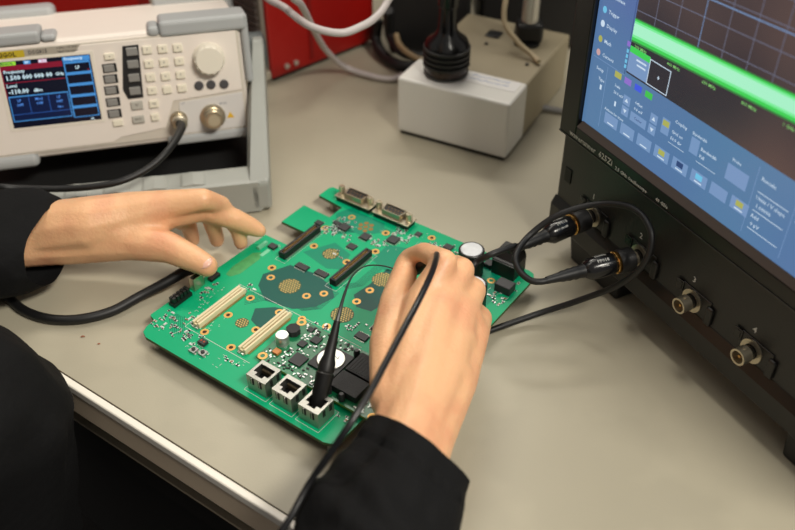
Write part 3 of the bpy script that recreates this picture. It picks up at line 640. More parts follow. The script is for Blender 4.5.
# screen
RS = Matrix.Translation((-132, 49.6, 0)) @ Matrix.Rotation(math.radians(-.5), 4, 'Z')
MB(TG @ RS).box(-32, 32, -25.5, 25.5, 1.8, 2.3).build('screen_surround', mat('surround_light', (232, 224, 210), .4), gen, bevel=.0006)
gm = [('g_bk', (10, 14, 30)), ('g_blue', (70, 140, 205)), ('g_red', (128, 22, 44)), ('g_txt', (215, 240, 250)), ('g_lime', (150, 215, 60)), ('g_pink', (220, 160, 190)), ('g_dblue', (40, 80, 150)), ('g_panel', (14, 26, 60)), ('g_lblue', (90, 150, 240))]
GM = [screen_mat(n, c, 1.0) for n, c in gm]; GI = {n: i for i, (n, c) in enumerate(gm)}
gs = MB(TG @ RS)
def grect(x0, x1, y0, y1, m, lev): gs.mat(GI[m]).add([(x0, y0, 2.35+lev*.03), (x1, y0, 2.35+lev*.03), (x1, y1, 2.35+lev*.03), (x0, y1, 2.35+lev*.03)], [(0, 1, 2, 3)])
def gtxt(s, x, y, sz, m, bold=.06, al='LEFT'): gs.mat(GI[m]).text(s, sz, TX(x, y, 2.5), al, bold, .01)
grect(-29.5, 29.5, -23.3, 23.3, 'g_bk', 0)
grect(-29.5, 10.5, 18.6, 20.4, 'g_red', 1); grect(-29.5, 10.5, 16.8, 18.8, 'g_red', 1); grect(-29.5, 10.5, 8.2, 8.8, 'g_red', 1); grect(-29.5, -28.7, -2, 18, 'g_red', 1)
grect(-29.3, -19, 20.4, 23, 'g_lime', 1); gtxt('RIGOL', -28.8, 21.7, 2.8, 'g_panel'); grect(-14, -9.5, 20.4, 22.8, 'g_blue', 1); gtxt('RF', -13.2, 21.6, 2.4, 'g_txt'); grect(-4.5, 1, 20.4, 22.8, 'g_pink', 1); gtxt('MOD', -4.2, 21.6, 2.2, 'g_txt')
gtxt('Frequency', -28, 16.0, 3.2, 'g_txt'); gtxt('1.500 000 000 00', -27.5, 11.8, 4.3, 'g_txt', .12); gtxt('GHz', 4.6, 11.8, 3, 'g_txt')
gtxt('Level', -28, 6.4, 3.2, 'g_txt'); gtxt('-110.00', -27.5, 2.2, 4.3, 'g_txt', .12); gtxt('dBm', -11.5, 2, 3.2, 'g_txt')
grect(-28.5, 10.5, -18.8, -.8, 'g_blue', 1); grect(-27.9, 10, -18.2, -1.6, 'g_panel', 2)
for x in (-16, -3): grect(x, x+.5, -13.6, -1.6, 'g_dblue', 3)
grect(-27.9, 10, -14, -13.5, 'g_dblue', 3)
for x, a, b_ in ((-22, 'LF', 'OFF'), (-9.2, 'Mod', 'OFF'), (3.8, 'LF', 'OFF')): gtxt(a, x, -4, 2.6, 'g_lblue', .04, 'CENTER'); gtxt(b_, x, -7.2, 2.6, 'g_lblue', .04, 'CENTER')
gtxt('Sine', 3.8, -11, 2.2, 'g_lblue', .03, 'CENTER')
grect(11, 29, 19.6, 22.8, 'g_blue', 1); gtxt('Frequency', 12, 21.4, 2.9, 'g_txt', .05)
for k in range(5):
    y = 18.4-k*7.9; grect(11.2, 28.6, y-6.9, y+1, 'g_blue', 1); grect(12, 28, y-6.3, y-.4, 'g_bk', 2)
gtxt('LF', 19.8, 15, 3, 'g_txt', .06, 'CENTER'); grect(26.2, 27.2, 12.5, 13.6, 'g_red', 3); gtxt('1/2', 22, -22, 2, 'g_txt')
gs.build('display', GM, gen)
# keys
def key(px, py, w, h_, m, name='key', t=1.8, leg=None):
    x, y = gq(px, py, .003)
    k = G().box(x-w/2, x+w/2, y-h_/2, y+h_/2, 1.2, 1.9+t).build(name, m, gen, bevel=.0006)
    if leg:
        g = G(); g.text(leg, 2.0, TX(x, y+.4, 1.9+t+.05), 'CENTER', .05, .03); g.build('legend', mat('legend_grey', (110, 104, 96), .6), k)
    return k
for px, py in ((109, 68.5), (110, 79.4), (111, 90.7), (112.5, 102.5), (114, 114)):
    x, y = gq(px, py, .003); G().box(x-4.4, x+5.2, y-3.1, y+3.1, 1.6, 2.2).build('key_recess', MATS['deep_black'], gen)
    key(px, py, 7.2, 5, m_keyg, 'soft_key')
key(109.5, 56.5, 7, 4.6, m_keyw, 'return_key', leg='o'); key(118, 123, 7, 4.6, m_keyw, 'preset_key')
a = gq(131.7, 46); b_ = gq(136, 96)
G().prism([(a[0]-6.2, a[1]+1), (a[0]+4.6, a[1]+1), (b_[0]+5, b_[1]-1), (b_[0]-5.6, b_[1]-1), (b_[0]-8, b_[1]+6)], 1.6, 2.4).build('mode_key_recess', mat('recess_black', (28, 28, 30), .5), gen)
for k_, (px, py) in enumerate(((131.7, 51.5), (132.9, 64), (134, 77.6), (135, 90.7))): key(px, py, 7.6, 5.6, m_keyg, 'mode_key', 2.4)
key(137, 105.4, 8.4, 6, mat('key_light_grey', (182, 178, 168), .5), 'output_key', leg='RF'); key(138.5, 119.5, 8.4, 5.4, MATS['key_light_grey'], 'output_key', leg='MOD')
num = ['7', '8', '9', '4', '5', '6', '1', '2', '3', '0', '.', '-']
kp = [(208, 88), (276, 84), (343, 79), (216, 150), (283, 144), (350, 138), (223, 210), (290, 205), (356, 198), (230, 268), (297, 264), (362, 257)]
for s_, (cx, cy) in zip(num, kp): key(100+cx/4.414, 30+cy/4.414, 6.4, 5.6, m_keyw, 'number_key', leg=s_)
key(100+238/4.414, 30+327/4.414, 6.6, 5.4, m_keyw, 'enter_key', leg='OK'); key(100+243/4.414, 30+385/4.414, 5.6, 5.4, m_keyw, 'enter_key', leg='v')
x, y = gq(198, 83, .002)
for i, (px, py) in enumerate(((199, 85.5), (211, 84.4), (224, 84))):
    x, y = gq(px, py, .002); G().lathe((x, y, 1.9), (0, 0, 1), [(0, 3.3), (1, 3.3), (1.4, 2.8)], 18).build('arrow_key', mat('key_dark', (74, 72, 74), .5), gen, smooth=True)
x, y = gq(209, 58.8, .004)
kn = G().lathe((x, y, 1.9), (0, 0, 1), [(0, 11.4), (1.4, 11.4), (2, 10.6), (7, 10.2), (8.4, 9.2)], 40).build('dial', mat('dial_white', (232, 224, 208), .4), gen, smooth=True)
for k in range(14):
    a_ = k*2*math.pi/14; G().cyl((x+9.9*math.cos(a_), y+9.9*math.sin(a_), 3.2), (x+9.5*math.cos(a_), y+9.5*math.sin(a_), 9.8), .8, seg=8).build('grip_rib', MATS['dial_white'], kn)
x, y = gq(179, 119.5, .003)
lf = G().lathe((x, y, 1.8), (0, 0, 1), [(0, 6.2), (1.4, 6.2), (1.6, 4.6), (7, 4.6), (7.4, 5.4), (12, 5.4), (12.4, 4.6)], 28).build('output_socket', M_NICKEL, gen, smooth=True)
BN = TG and (WG @ Vector((x*mm, y*mm, .0135)))
x, y = gq(213, 117, .004)
rf = G().lathe((x, y, 1.8), (0, 0, 1), [(0, 9.2), (1.8, 9.2), (2, 7.4), (6, 7.2), (6.2, 6.2), (11, 6.2)], 32).build('rf_output_socket', M_NICKEL, gen, smooth=True)
G().cyl((x, y, 12.8), (x, y, 13.2), 4.4, seg=24).build('dielectric', mat('cream_dielectric', (170, 156, 130), .5), rf)
x, y = gq(230.5, 115, .002)
G().prism([(x-2.6, y-2), (x+2.6, y-2), (x, y+2.6)], 1.8, 2.0).build('warning_triangle', mat('warning_yellow', (224, 178, 40), .5), gen)
for px in (183, 223):
    x, y = gq(px, 103.5, .002); g = G(); g.text('LF' if px < 200 else 'RF 50', 2.2, TX(x, y, 1.85), 'CENTER', .03, .03); g.build('legend', mat('legend_blue', (110, 116, 130), .6), gen)
x, y = gq(1, 144, .002); G().ring((x, y, 1.2), (0, 0, 1), 2.6, 3.6, .6, 18).build('power_ring', m_keyg, gen)
# carry handle: side arms and the bar that rests on the bench in front
def gw(v): return gen.matrix_world.inverted() @ v
foot = at(270, 213, 0); yaw = math.radians(11); hx = Vector((math.cos(yaw), math.sin(yaw), 0)); hy = Vector((-hx.y, hx.x, 0))
m_hand = mat('handle_grey', (156, 158, 152), .42, noise_amt=.03); m_hand2 = mat('handle_dark_hub', (84, 90, 90), .5)
def boxpts(c, ax, ay, az, sx, sy, sz): return [gw(c+ax*(sx*i)+ay*(sy*j)+az*(sz*k)) for i in (-.5, .5) for j in (-.5, .5) for k in (-.5, .5)]
zz = Vector((0, 0, 1))
e1w = Vector(WG.col[0][:3]); e2w = Vector(WG.col[1][:3]); nw = Vector(WG.col[2][:3])
pivR = WG @ Vector((.0165, .052, -.040)); pivL = WG @ Vector((-.198, .052, -.040))
fr = foot-hx*.005+hy*.012+zz*.014; fl = fr-hx*.212
MB().hull(boxpts(pivR, e1w, e2w, nw, .008, .026, .026)+boxpts(fr, hx, hy, zz, .014, .022, .024)).build('handle_arm', m_hand, gen, bevel=.003, seg=3)
MB().hull(boxpts(pivL, e1w, e2w, nw, .008, .026, .026)+boxpts(fl, hx, hy, zz, .014, .022, .024)).build('handle_arm', m_hand, gen, bevel=.003, seg=3)
hb = MB(); hb.hull(boxpts((fr+fl)/2, hx, hy, zz, .222, .022, .026)).build('handle_bar', m_hand, gen, bevel=.006, seg=4)
for k in range(6):
    c = fr-hx*(.045+k*.026)+zz*.0125
    hb2 = MB(); hb2.hull([gw(c+hx*.010*math.cos(a*.7854)+hy*.0 + zz*.0024*math.sin(a*.7854)+hy*s) for a in range(8) for s in (-.008, .008)]).build('grip_wave', m_hand, gen, bevel=.001)
for pv, s in ((pivR, 1), (pivL, -1)): MB().lathe(gw(pv-e1w*s*.014), gen.matrix_world.inverted().to_3x3() @ (e1w*s), [(0, .015), (.0185, .015), (.020, .013)], 28).build('pivot_hub', m_hand2, gen, smooth=True)

filler = thing('dark_filler', 'added flat black pad on the bench in the shadow beneath the generator', 'filler', (-.2, .6, 0), math.radians(13))
MB().box(-.115, .092, -.052, .06, 0, .0025).build('sheet', mat('filler_black', (12, 12, 12), .8), filler, bevel=.0006)  # black sheet added to darken the gap under the generator
# generator output cable
t = MB().tube([BN-nw*.002, BN+nw*.012, at(170, 148, .052), at(150, 167, .047), at(122, 181, .044), at(90, 187, .042), at(50, 189, .041), at(0, 187, .045), at(-60, 180, .075), at(-120, 158, .05), at(-190, 135, .004)], .0021, 12, 8, rr=[.0034, .0032, .0024, .0022, .0022, .0022, .0022, .0022, .0022, .0022]).build('output_cable', M_RUBBER, None, smooth=True)
tag(recenter(t), 'black cable curving left from the small round socket of the beige generator', 'cable')

# ------------------------------------------------------------------ white power box with the lamp head on it
wb_p = at(504.5, 162.5); wa = math.radians(-27.5)
wbx = thing('power_box', 'long off-white metal box with lit front and shaded rear painted in, lamp head standing on it', 'box', (wb_p.x, wb_p.y, 0), wa)
m_wb = mat('lit_off_white_paint', (230, 228, 222), .4, noise_amt=.03, nscale=20)
MB().box(-.093, 0, .036, .135, .003, .0495).build('shaded_rear', mat('shaded_beige_paint', (158, 147, 122), .5, noise_amt=.04, nscale=20), wbx, bevel=.0018, seg=3)  # darker beige puts the shade on the rear into its colour
MB().box(-.0934, .0004, 0, .037, .003, .05).build('lit_front', m_wb, wbx, bevel=.0022, seg=3)  # lighter piece of the same case, brightness of the front painted in
MB().box(-.091, -.002, .002, .133, 0, .003).build('base_plate', M_BLACK, wbx)
MB().box(-.046, -.004, .019, .035, .05, .0503).build('paper_label', mat('label_paper', (236, 234, 232), .7), wbx)
g = MB()
for j in range(2):
    x = -.043
    while x < -.012:
        w = random.uniform(.001, .0022); g.cyl((x, .0305-j*.0055, .0504), (x+w*.7, .0305-j*.0055+random.uniform(-.0014, .0014), .0504), .00022, seg=5); x += w
g.build('blue_handwriting', mat('blue_ink', (96, 132, 196), .6), wbx)['kind'] = 'stuff'
MB().box(-.062, -.050, .098, .110, .05, .0512).build('rocker_switch', M_BLACK, wbx, bevel=.0006)
for (x, y) in ((-.055, .085), (-.012, .066), (-.03, .122), (-.006, .075)): MB().cyl((x, y, .05), (x, y, .0508), .0016, seg=10).build('screw', M_BLACK, wbx)
MB().lathe((-.026, .102, .05), (0, 0, 1), [(0, .011), (.002, .011), (.0025, .009)], 20).build('socket_ring', M_BLACK, wbx)
plug_w = wbx.matrix_world @ Vector((-.026, .104, .0525))
pl = thing('power_plug', 'black plug with shiny silver sleeve standing in the rear of the white box', 'plug', plug_w)
MB().box(-.011, .011, -.009, .009, 0, .016).build('plug_body', M_BLACK, pl, bevel=.003)
MB().lathe((0, 0, .016), (0, 0, 1), [(0, .0068), (.024, .0068), (.026, .005), (.05, .005)], 20).build('sleeve', M_STEEL, pl, smooth=True)
wM = wbx.matrix_world
c = MB().tube([wM @ Vector((-.004, .070, .0525)), wM @ Vector((-.012, .076, .054)), wM @ Vector((-.026, .080, .060)), wM @ Vector((-.042, .088, .072)), wM @ Vector((-.046, .104, .095)), wM @ Vector((-.043, .125, .115)), wM @ Vector((-.044, .135, .135)), wM @ Vector((-.044, .14, .16)), wM @ Vector((-.044, .14, .2))], .0022, 12, 8).build('beige_lead', mat('beige_cable', (176, 160, 128), .5), None, smooth=True)
tag(recenter(c), 'thin beige lead arching over the rear of the white box beside the silver plug', 'cable')
lp = at(446, 72, .051)
lamp = thing('lamp_head', 'black ribbed cylindrical lamp head standing mouth down on the white box', 'lamp', (lp.x, lp.y, .0502))
k = pxr(lp, 1)
MB().lathe((0, 0, 0), (0, 0, 1), [(0, 20.5*k), (2*k, 22.5*k), (4*k, 22.5*k)], 36).build('lower_rim', mat('rim_gloss', (26, 22, 20), .15), lamp, smooth=True)
MB().lathe((0, 0, 4*k), (0, 0, 1), [(0, 21.6*k), (6*k, 21.6*k)], 36).build('brown_band', mat('brown_band', (44, 26, 22), .2), lamp, smooth=True)
for i in range(4): MB().lathe((0, 0, (10+i*5.4)*k), (0, 0, 1), [(0, 21*k), (1*k, 23.4*k), (3.4*k, 23.4*k), (4.4*k, 21*k), (5.4*k, 21*k)], 36).build('cooling_rib', M_RUBBER, lamp, smooth=True)
MB().lathe((0, 0, 31.5*k), (0, 0, 1), [(0, 22*k), (5*k, 20*k), (11*k, 12*k), (16*k, 9.4*k), (38*k, 8.4*k), (40*k, 10*k), (90*k, 10*k), (130*k, 10*k)], 28).build('neck', mat('gloss_black', (18, 18, 19), .22), lamp, smooth=True)

# ------------------------------------------------------------------ red instrument behind
rc = at(273, 84); r2 = at(374.5, 43.6); rd = (r2-rc).normalized(); ra = math.atan2(rd.y, rd.x)
red = thing('red_instrument', 'large bright red instrument case with a grey ventilation grille, behind the generator', 'instrument', rc, ra-math.pi/2)
# local y runs along the right face away from the camera, local x to the right -> body lies at x < 0
m_red = mat('red_paint', (146, 15, 10), .4, noise_amt=.03)
MB().box(-.12, 0, .0, .118, .004, .22).build('case', m_red, red, bevel=.002)
MB().box(-.115, -.004, .004, .11, 0, .004).build('base_frame', M_BLACK, red)
MB().box(-.085, -.003, -.004, 0, .012, .20).build('grille_frame', mat('grille_frame_grey', (120, 112, 102), .5), red, bevel=.001)
for i in range(30): MB().box(-.081, -.007, -.0062, -.004, .017+i*.006, .0195+i*.006).build('grille_slat', mat('grille_slat_dark', (74, 66, 62), .5), red)
MB().box(-.087, -.001, -.006, 0, .004, .012).build('bottom_rail', mat('beige_rail', (176, 168, 150), .5), red, bevel=.001)
MB().box(0, .0012, .042, .046, .01, .2).build('seam_rib', mat('red_dark_seam', (120, 14, 10), .5), red)
for y in (.016, .026): MB().cyl((0, y, .012), (.0016, y, .012), .0024, seg=14).build('screw', M_STEEL, red)

rd2 = thing('red_instrument', 'dark red instrument case seen over the top of the generator at upper left', 'instrument', (-.36, .765, 0), math.radians(16))
MB().box(-.17, .135, -.045, .10, .006, .20).build('case', mat('deep_red_paint', (122, 12, 9), .45, noise_amt=.05), rd2, bevel=.003)
MB().box(-.16, .125, -.04, .09, 0, .006).build('base_frame', M_BLACK, rd2)
MB().box(-.16, .125, -.0465, -.045, .02, .19).build('front_plate', m_red, rd2, bevel=.0006)
# black cases and cable clutter at the back
def case(name, lab, x0, x1, y0, y1, h_, rz=0):
    t = thing(name, lab, 'equipment case', ((x0+x1)/2, (y0+y1)/2, 0), rz)
    w, dd = (x1-x0)/2, (y1-y0)/2
    MB().box(-w, w, -dd, dd, .004, h_).build('case', mat('case_black', (17, 16, 16), .5), t, bevel=.003)
    for i in (-1, 1):
        for j in (-1, 1): MB().cyl((i*w*.8, j*dd*.8, 0), (i*w*.8, j*dd*.8, .004), .006, seg=12).build('foot', M_RUBBER, t)
    MB().box(-w*.9, w*.9, -dd-.0012, -dd+.001, h_*.5, h_*.9).build('faceplate', mat('case_face', (24, 23, 23), .4), t, bevel=.0004)
    return t
case('black_case', 'black equipment case between the red instrument and the lamp head', -.008, .066, .765, .86, .16)
case('black_case', 'wide black equipment case behind the white box and oscilloscope', .076, .56, .775, .93, .24)
c = MB().tube([Vector((-.106, .785, .2230)), Vector((-.098, .748, .2240)), Vector((-.090, .712, .2250)), Vector((-.094, .675, .210)), Vector((-.098, .652, .165)), at(262, -12, .115), at(285, 8, .112), at(310, 26, .114), at(340, 33, .112), at(362, 26, .113), at(376, 17, .116), at(386, 4, .12), at(394, -16, .13), Vector((0, .65, .152)), Vector((.006, .70, .166)), Vector((.014, .762, .1665)), Vector((.02, .80, .1630))], .0027, 12, 8).build('white_cable', mat('grey_white_cable', (186, 178, 176), .45), None, smooth=True)
tag(recenter(c), 'thick pale cable sagging highest across the front of the red instrument', 'cable')
c = MB().tube([Vector((-.073, .80, .2230)), Vector((-.071, .765, .2240)), Vector((-.068, .72, .2265)), Vector((-.071, .66, .222)), Vector((-.0735, .61, .188)), at(289, -14, .14), at(302, 6, .115), at(314, 30, .075), at(326, 50, .036), at(345, 67, .008), at(375, 77, .0035), at(392, 79, .0033), at(403, 75, .0033)], .0026, 12, 8).build('white_cable', MATS['grey_white_cable'], None, smooth=True)
tag(recenter(c), 'pale cable dropping to the bench and running behind the white box', 'cable')
for i, (pts, r, m_, lab) in enumerate((
        ([at(378, 20, .03), at(376, 40, .012), at(384, 56, .006), at(402, 66, .006), at(425, 66, .006), at(440, 60, .006)], .0052, M_RUBBER, 'thick black cable coiled lowest beside the left end of the white box'),
        ([at(388, 10, .05), at(390, 34, .022), at(400, 50, .016), at(420, 56, .014), at(438, 50, .014)], .0048, M_RUBBER, 'black cable crossing just under the beige one, left of the lamp head'),
        ([at(396, 34, .034), at(399, 44, .028), at(408, 53, .026), at(422, 60, .024), at(434, 58, .024)], .0026, mat('tan_cable', (140, 120, 88), .5), 'tan cable curving between black cables left of the lamp head'))):
    c = MB().tube(pts, r, 12, 8).build('coiled_cable', m_, None, smooth=True); tag(recenter(c), lab, 'cable')
c = MB().tube([at(548, 108, .012), at(538, 106, .014), at(530, 106, .014)], .0025, 10, 6)
c = MB().tube([at(600, 118, .004), at(575, 113, .004), at(556, 110, .0035), at(542, 107, .006), at(535, 104, .012)], .0026, 10, 6).build('grey_lead', mat('grey_lead', (130, 128, 126), .5), None, smooth=True)
tag(recenter(c), 'short grey lead leaving the right side of the white box behind the oscilloscope', 'cable')

# ------------------------------------------------------------------ cables in the foreground
c = MB().tube([at(196, 268, ZB+.004), at(184, 272, ZB+.001), at(165, 283, .009), at(140, 296, .005), at(112, 311, .0035), at(80, 319, .0033), at(50, 319, .0033), at(25, 311, .0033), at(8, 297, .0035), at(-8, 282, .0035), at(-40, 262, .0035)], .0030, 14, 8, rr=[.0036, .0036, .0034]+[.0031]*8).build('board_cable', M_RUBBER, None, smooth=True)
tag(recenter(c), 'thick black cable from the board\'s left edge looping under the left hand', 'cable')

# thin probe standing in the third network jack
tip = board.matrix_world @ Vector((.1221, .0092, .0165)); topp = at(337, 322, .052)
pr = thing('pen_probe', 'slim black pen probe standing in the jack nearest the sleeve', 'probe', (tip.x, tip.y, ZB))
Ti = pr.matrix_world.inverted(); ax = (topp-tip).normalized(); L = (topp-tip).length
MB(Ti).lathe(tip, ax, [(0, .0026), (.002, .0040), (L*.28, .0046), (L*.42, .0050)], 20).build('probe_socket_end', M_BLACK, pr, smooth=True)
MB(Ti).lathe(tip+ax*L*.42, ax, [(0, .0047), (.0008, .0042), (.0016, .0047)], 20).build('seam_ring', mat('lip_grey', (48, 47, 46), .35), pr, smooth=True)
MB(Ti).lathe(tip+ax*(L*.42+.0016), ax, [(0, .0046), (L*.08, .0044), (L*.16, .0032), (L*.36, .0025), (L*.56, .0017)], 20).build('probe_grip', M_RUBBER, pr, smooth=True)
MB(Ti).tube([topp-ax*.002, at(341, 306, .056), at(347, 287, .060), at(354, 274, .062), at(366, 266, .063), at(384, 266, .060), at(402, 272, .056)], .0008, 8, 8, rr=[.0013, .0010, .0007, .0005, .0004, .0004, .0004]).build('thin_lead', mat('dark_lead', (44, 50, 48), .35), pr, smooth=True)
# probe held in the fingers and its cable
hp = thing('held_probe', 'black probe pinched in the right hand, cable hanging back over the wrist', 'probe', (at(420, 262, .05).x, at(420, 262, .05).y, .05))
Ti = hp.matrix_world.inverted()
ga = at(412, 272, .052); gb = at(434, 256, .074); ax = (gb-ga).normalized(); L = (gb-ga).length
MB(Ti).lathe(ga, ax, [(0, .0018), (L*.2, .0036), (L, .0042), (L+.0012, .0034)], 18).build('probe_grip', M_RUBBER, hp, smooth=True)
MB(Ti).tube([gb-ax*.001, at(437, 255, .086), at(432, 272, .097), at(420, 298, .101), at(402, 332, .100), at(386, 362, .098), at(370, 392, .095), at(350, 424, .090), at(331, 452, .080), at(309, 484, .068), at(289, 520, .06), at(262, 560, .05)], .0016, 12, 8).build('cable', mat('cable_sheen_black', (26, 26, 28), .3), hp, smooth=True)

# ------------------------------------------------------------------ the person
def ico(c, r, sub=2):
    bm = bmesh.new(); bmesh.ops.create_icosphere(bm, subdivisions=sub, radius=r); vs = [Vector(c)+v.co for v in bm.verts]; bm.free(); return vs
def organic(segs, voxel, smooth, extra=None):
    """union of tapered capsules -> one smooth closed mesh. segs: (p0, r0, p1, r1)"""
    m = MB()
    for (p0, r0, p1, r1) in segs: m.hull(ico(p0, r0)+ico(p1, r1))
    o = m.build('tmp', M_BLACK)
    r = o.modifiers.new('r', 'REMESH'); r.mode = 'VOXEL'; r.voxel_size = voxel
    s = o.modifiers.new('s', 'SMOOTH'); s.factor = .5; s.iterations = smooth
    bpy.context.view_layer.update()
    me = bpy.data.meshes.new_from_object(o.evaluated_get(bpy.context.evaluated_depsgraph_get()))
    vs = [v.co.copy() for v in me.vertices]; fs = [tuple(p.vertices) for p in me.polygons]
    bpy.data.objects.remove(o); bpy.data.meshes.remove(me)
    return vs, fs
def J(px, py, z, rpx): p = at(px, py, z); return (p, pxr(p, rpx))
def chain(*js): return [(a[0], a[1], b[0], b[1]) for a, b in zip(js, js[1:])]
m_skin = mat('skin', (234, 182, 138), .45, noise_amt=.06, nscale=45, bump=.3, bscale=520, sss=.12)
nt = m_skin.node_tree; b = nt.nodes['Principled BSDF']; old = b.inputs['Base Color'].links[0].from_socket       # blood showing through in patches
tc = nt.nodes.new('ShaderNodeTexCoord'); n2 = nt.nodes.new('ShaderNodeTexNoise'); n2.inputs['Scale'].default_value = 42; n2.inputs['Detail'].default_value = 3
mr = nt.nodes.new('ShaderNodeMapRange'); mr.inputs[1].default_value = .48; mr.inputs[2].default_value = .72; mr.inputs[4].default_value = .5
mx = nt.nodes.new('ShaderNodeMix'); mx.data_type = 'RGBA'; mx.inputs[7].default_value = lin((214, 138, 108))
nt.links.new(tc.outputs['Object'], n2.inputs['Vector']); nt.links.new(n2.outputs['Fac'], mr.inputs[0]); nt.links.new(mr.outputs[0], mx.inputs[0])
nt.links.new(old, mx.inputs[6]); nt.links.new(mx.outputs[2], b.inputs['Base Color'])
person = thing('person', 'person in a black long-sleeved top, both hands working on the green board', 'person', (-.36, .16, -.92), math.radians(-35))
PI_ = person.matrix_world.inverted()
# right hand
w0 = J(388, 500, .050, 40); w1 = J(412, 428, .050, 36)
w1a = J(397, 424, .050, 25); w1b = J(430, 438, .046, 26)
R = chain(w0, w1)+chain(J(372, 505, .05, 28), w1a)+chain(J(405, 510, .046, 30), w1b)
kI = J(424, 300, .066, 19); kM = J(443, 300, .066, 19); kR = J(461, 310, .058, 18.5); kP = J(473, 334, .046, 17)
mI = J(412, 360, .057, 25); mM = J(428, 362, .058, 26); mR = J(444, 368, .054, 25); mP = J(456, 382, .046, 22)
R += chain(w1a, mI, kI)+chain(w1, mM, kM)+chain(w1, mR, kR)+chain(w1b, mP, kP)
R += chain(kI, kM, kR, kP)+chain(mI, mM, mR, mP)+chain(J(432, 330, .061, 23), J(456, 342, .053, 22))
R += chain(kI, J(445, 262, .080, 13.5), J(424, 252, .072, 10.5), J(409, 257, .061, 9.5))          # index
R += chain(kM, J(462, 270, .068, 13.5), J(456, 264, .046, 10), J(438, 281, .036, 9))             # middle
R += chain(kR, J(474, 290, .056, 13), J(466, 286, .040, 10), J(450, 292, .032, 9))           # ring
R += chain(kP, J(481, 318, .040, 12), J(473, 308, .030, 9.5), J(462, 312, .026, 8.5))         # little
R += chain(J(394, 398, .05, 26), J(387, 345, .054, 19), J(396, 300, .058, 16.5), J(405, 272, .057, 13.5), J(407, 263, .057, 12))   # thumb
R += chain(J(394, 398, .05, 26), J(405, 360, .054, 22), J(400, 335, .056, 17))
vr = organic(R, .0013, 14)
# left hand
a0 = J(-30, 236, .036, 34); a1 = J(40, 231, .034, 30)
Lh = chain(a0, a1)+chain(J(-30, 248, .03, 26), J(45, 243, .028, 24))
b1 = J(90, 224, .042, 29); b2 = J(92, 240, .030, 24); b3 = J(128, 216, .044, 25)
lI = J(168, 213, .044, 17); lM = J(170, 204, .052, 15); lR = J(158, 207, .050, 15); lP = J(146, 213, .042, 14)
Lh += chain(a1, b1)+chain(J(45, 243, .028, 24), b2)+chain(b1, b3, lM)+chain(b3, lI)+chain(b3, lR)+chain(b1, lP)+chain(b2, J(122, 232, .036, 25), lI)
Lh += chain(lI, J(204, 208, .044, 13.5), J(234, 219, .033, 11.5), J(252, 227, .0245, 9.6), J(260, 231, .0215, 7))             # index, tip resting on the board edge
Lh += chain(lM, J(203, 199, .056, 11.5), J(221, 205, .044, 10), J(238, 230, .022, 8.4), J(241, 243, .012, 7.4))  # middle
Lh += chain(lR, J(190, 207, .048, 11), J(210, 216, .036, 9.6), J(217, 240, .010, 7.8))  # ring
Lh += chain(lP, J(170, 216, .040, 10), J(188, 224, .026, 9), J(193, 240, .0085, 7.2))  # little
Lh += chain(b2, J(132, 240, .033, 21), J(168, 247, .034, 16.5), J(194, 259, .031, 13.6), J(207, 266, .0300, 11.6))           # thumb
Lh += chain(J(132, 240, .033, 21), J(150, 226, .038, 17))
vl = organic(Lh, .0013, 9)
# rest of the body under the clothes
SR = Vector((-.255, .045, .27)); SL = Vector((-.47, .30, .27)); NK = (SR+SL)/2+Vector((.01, .01, .05))
EL = Vector((-.01, .075, .055)); ER = EL; EE = Vector((-.43, .43, .03))
HIP = Vector((-.37, .17, -.10)); hd_c = NK+Vector((.06, .07, .16))
bodyseg = [(SR, .045, ER, .036), (ER, .036, w0[0], .02), (SL, .045, EE, .036), (EE, .036, a0[0], .022), (SR, .05, NK, .05), (SL, .05, NK, .05), (NK, .10, HIP, .10),
           (NK, .045, hd_c, .045), (hd_c, .072, hd_c+Vector((.02, .025, -.05)), .055), (hd_c+Vector((-.012, -.014, .03)), .085, hd_c+Vector((.01, .012, .0)), .078),
           (hd_c+Vector((.058, .070, -.02)), .010, hd_c+Vector((.052, .063, .02)), .006)]
vb = organic(bodyseg, .008, 3)
bd = MB(PI_)
for vs, fs in (vr, vl, vb): bd.add(vs, fs)
body = bd.build('body', m_skin, person); body.data.shade_smooth()
# nails
def nail(c, nrm, along, w, l):
    nrm = nrm.normalized(); along = (along-nrm*along.dot(nrm)).normalized(); sd = nrm.cross(along); vs = []; fs = []; N = 7
    for i in range(N):
        for j in range(N):
            u = i/(N-1)*2-1; v = j/(N-1)*2-1
            uu = u*math.sqrt(1-v*v/2); vv = v*math.sqrt(1-u*u/2)
            vs.append(c+sd*(uu*w)+along*(vv*l)+nrm*(-(uu*uu)*w*.45-(vv*vv)*l*.12))
    for i in range(N-1):
        for j in range(N-1): fs.append((i*N+j, (i+1)*N+j, (i+1)*N+j+1, i*N+j+1))
    o = MB(PI_).add(vs, fs).build('fingernail', mat('nail', (236, 186, 166), .28, coat=.3), person, smooth=True)
    sol = o.modifiers.new('s', 'SOLIDIFY'); sol.thickness = .0006; return o
tc_ = J(207, 266, .0300, 11.6); toC = (Vector((0, 0, CAMH))-tc_[0]).normalized()
ta = tc_[0]-J(185, 254, .0315, 10)[0]
nn = (toC*.6+Vector((0, -.1, 1))*.6); nn = (nn-ta.normalized()*nn.dot(ta.normalized())).normalized()
nail(tc_[0]+nn*(tc_[1]*.93)-ta.normalized()*.001, nn, ta, .0050, .0062)
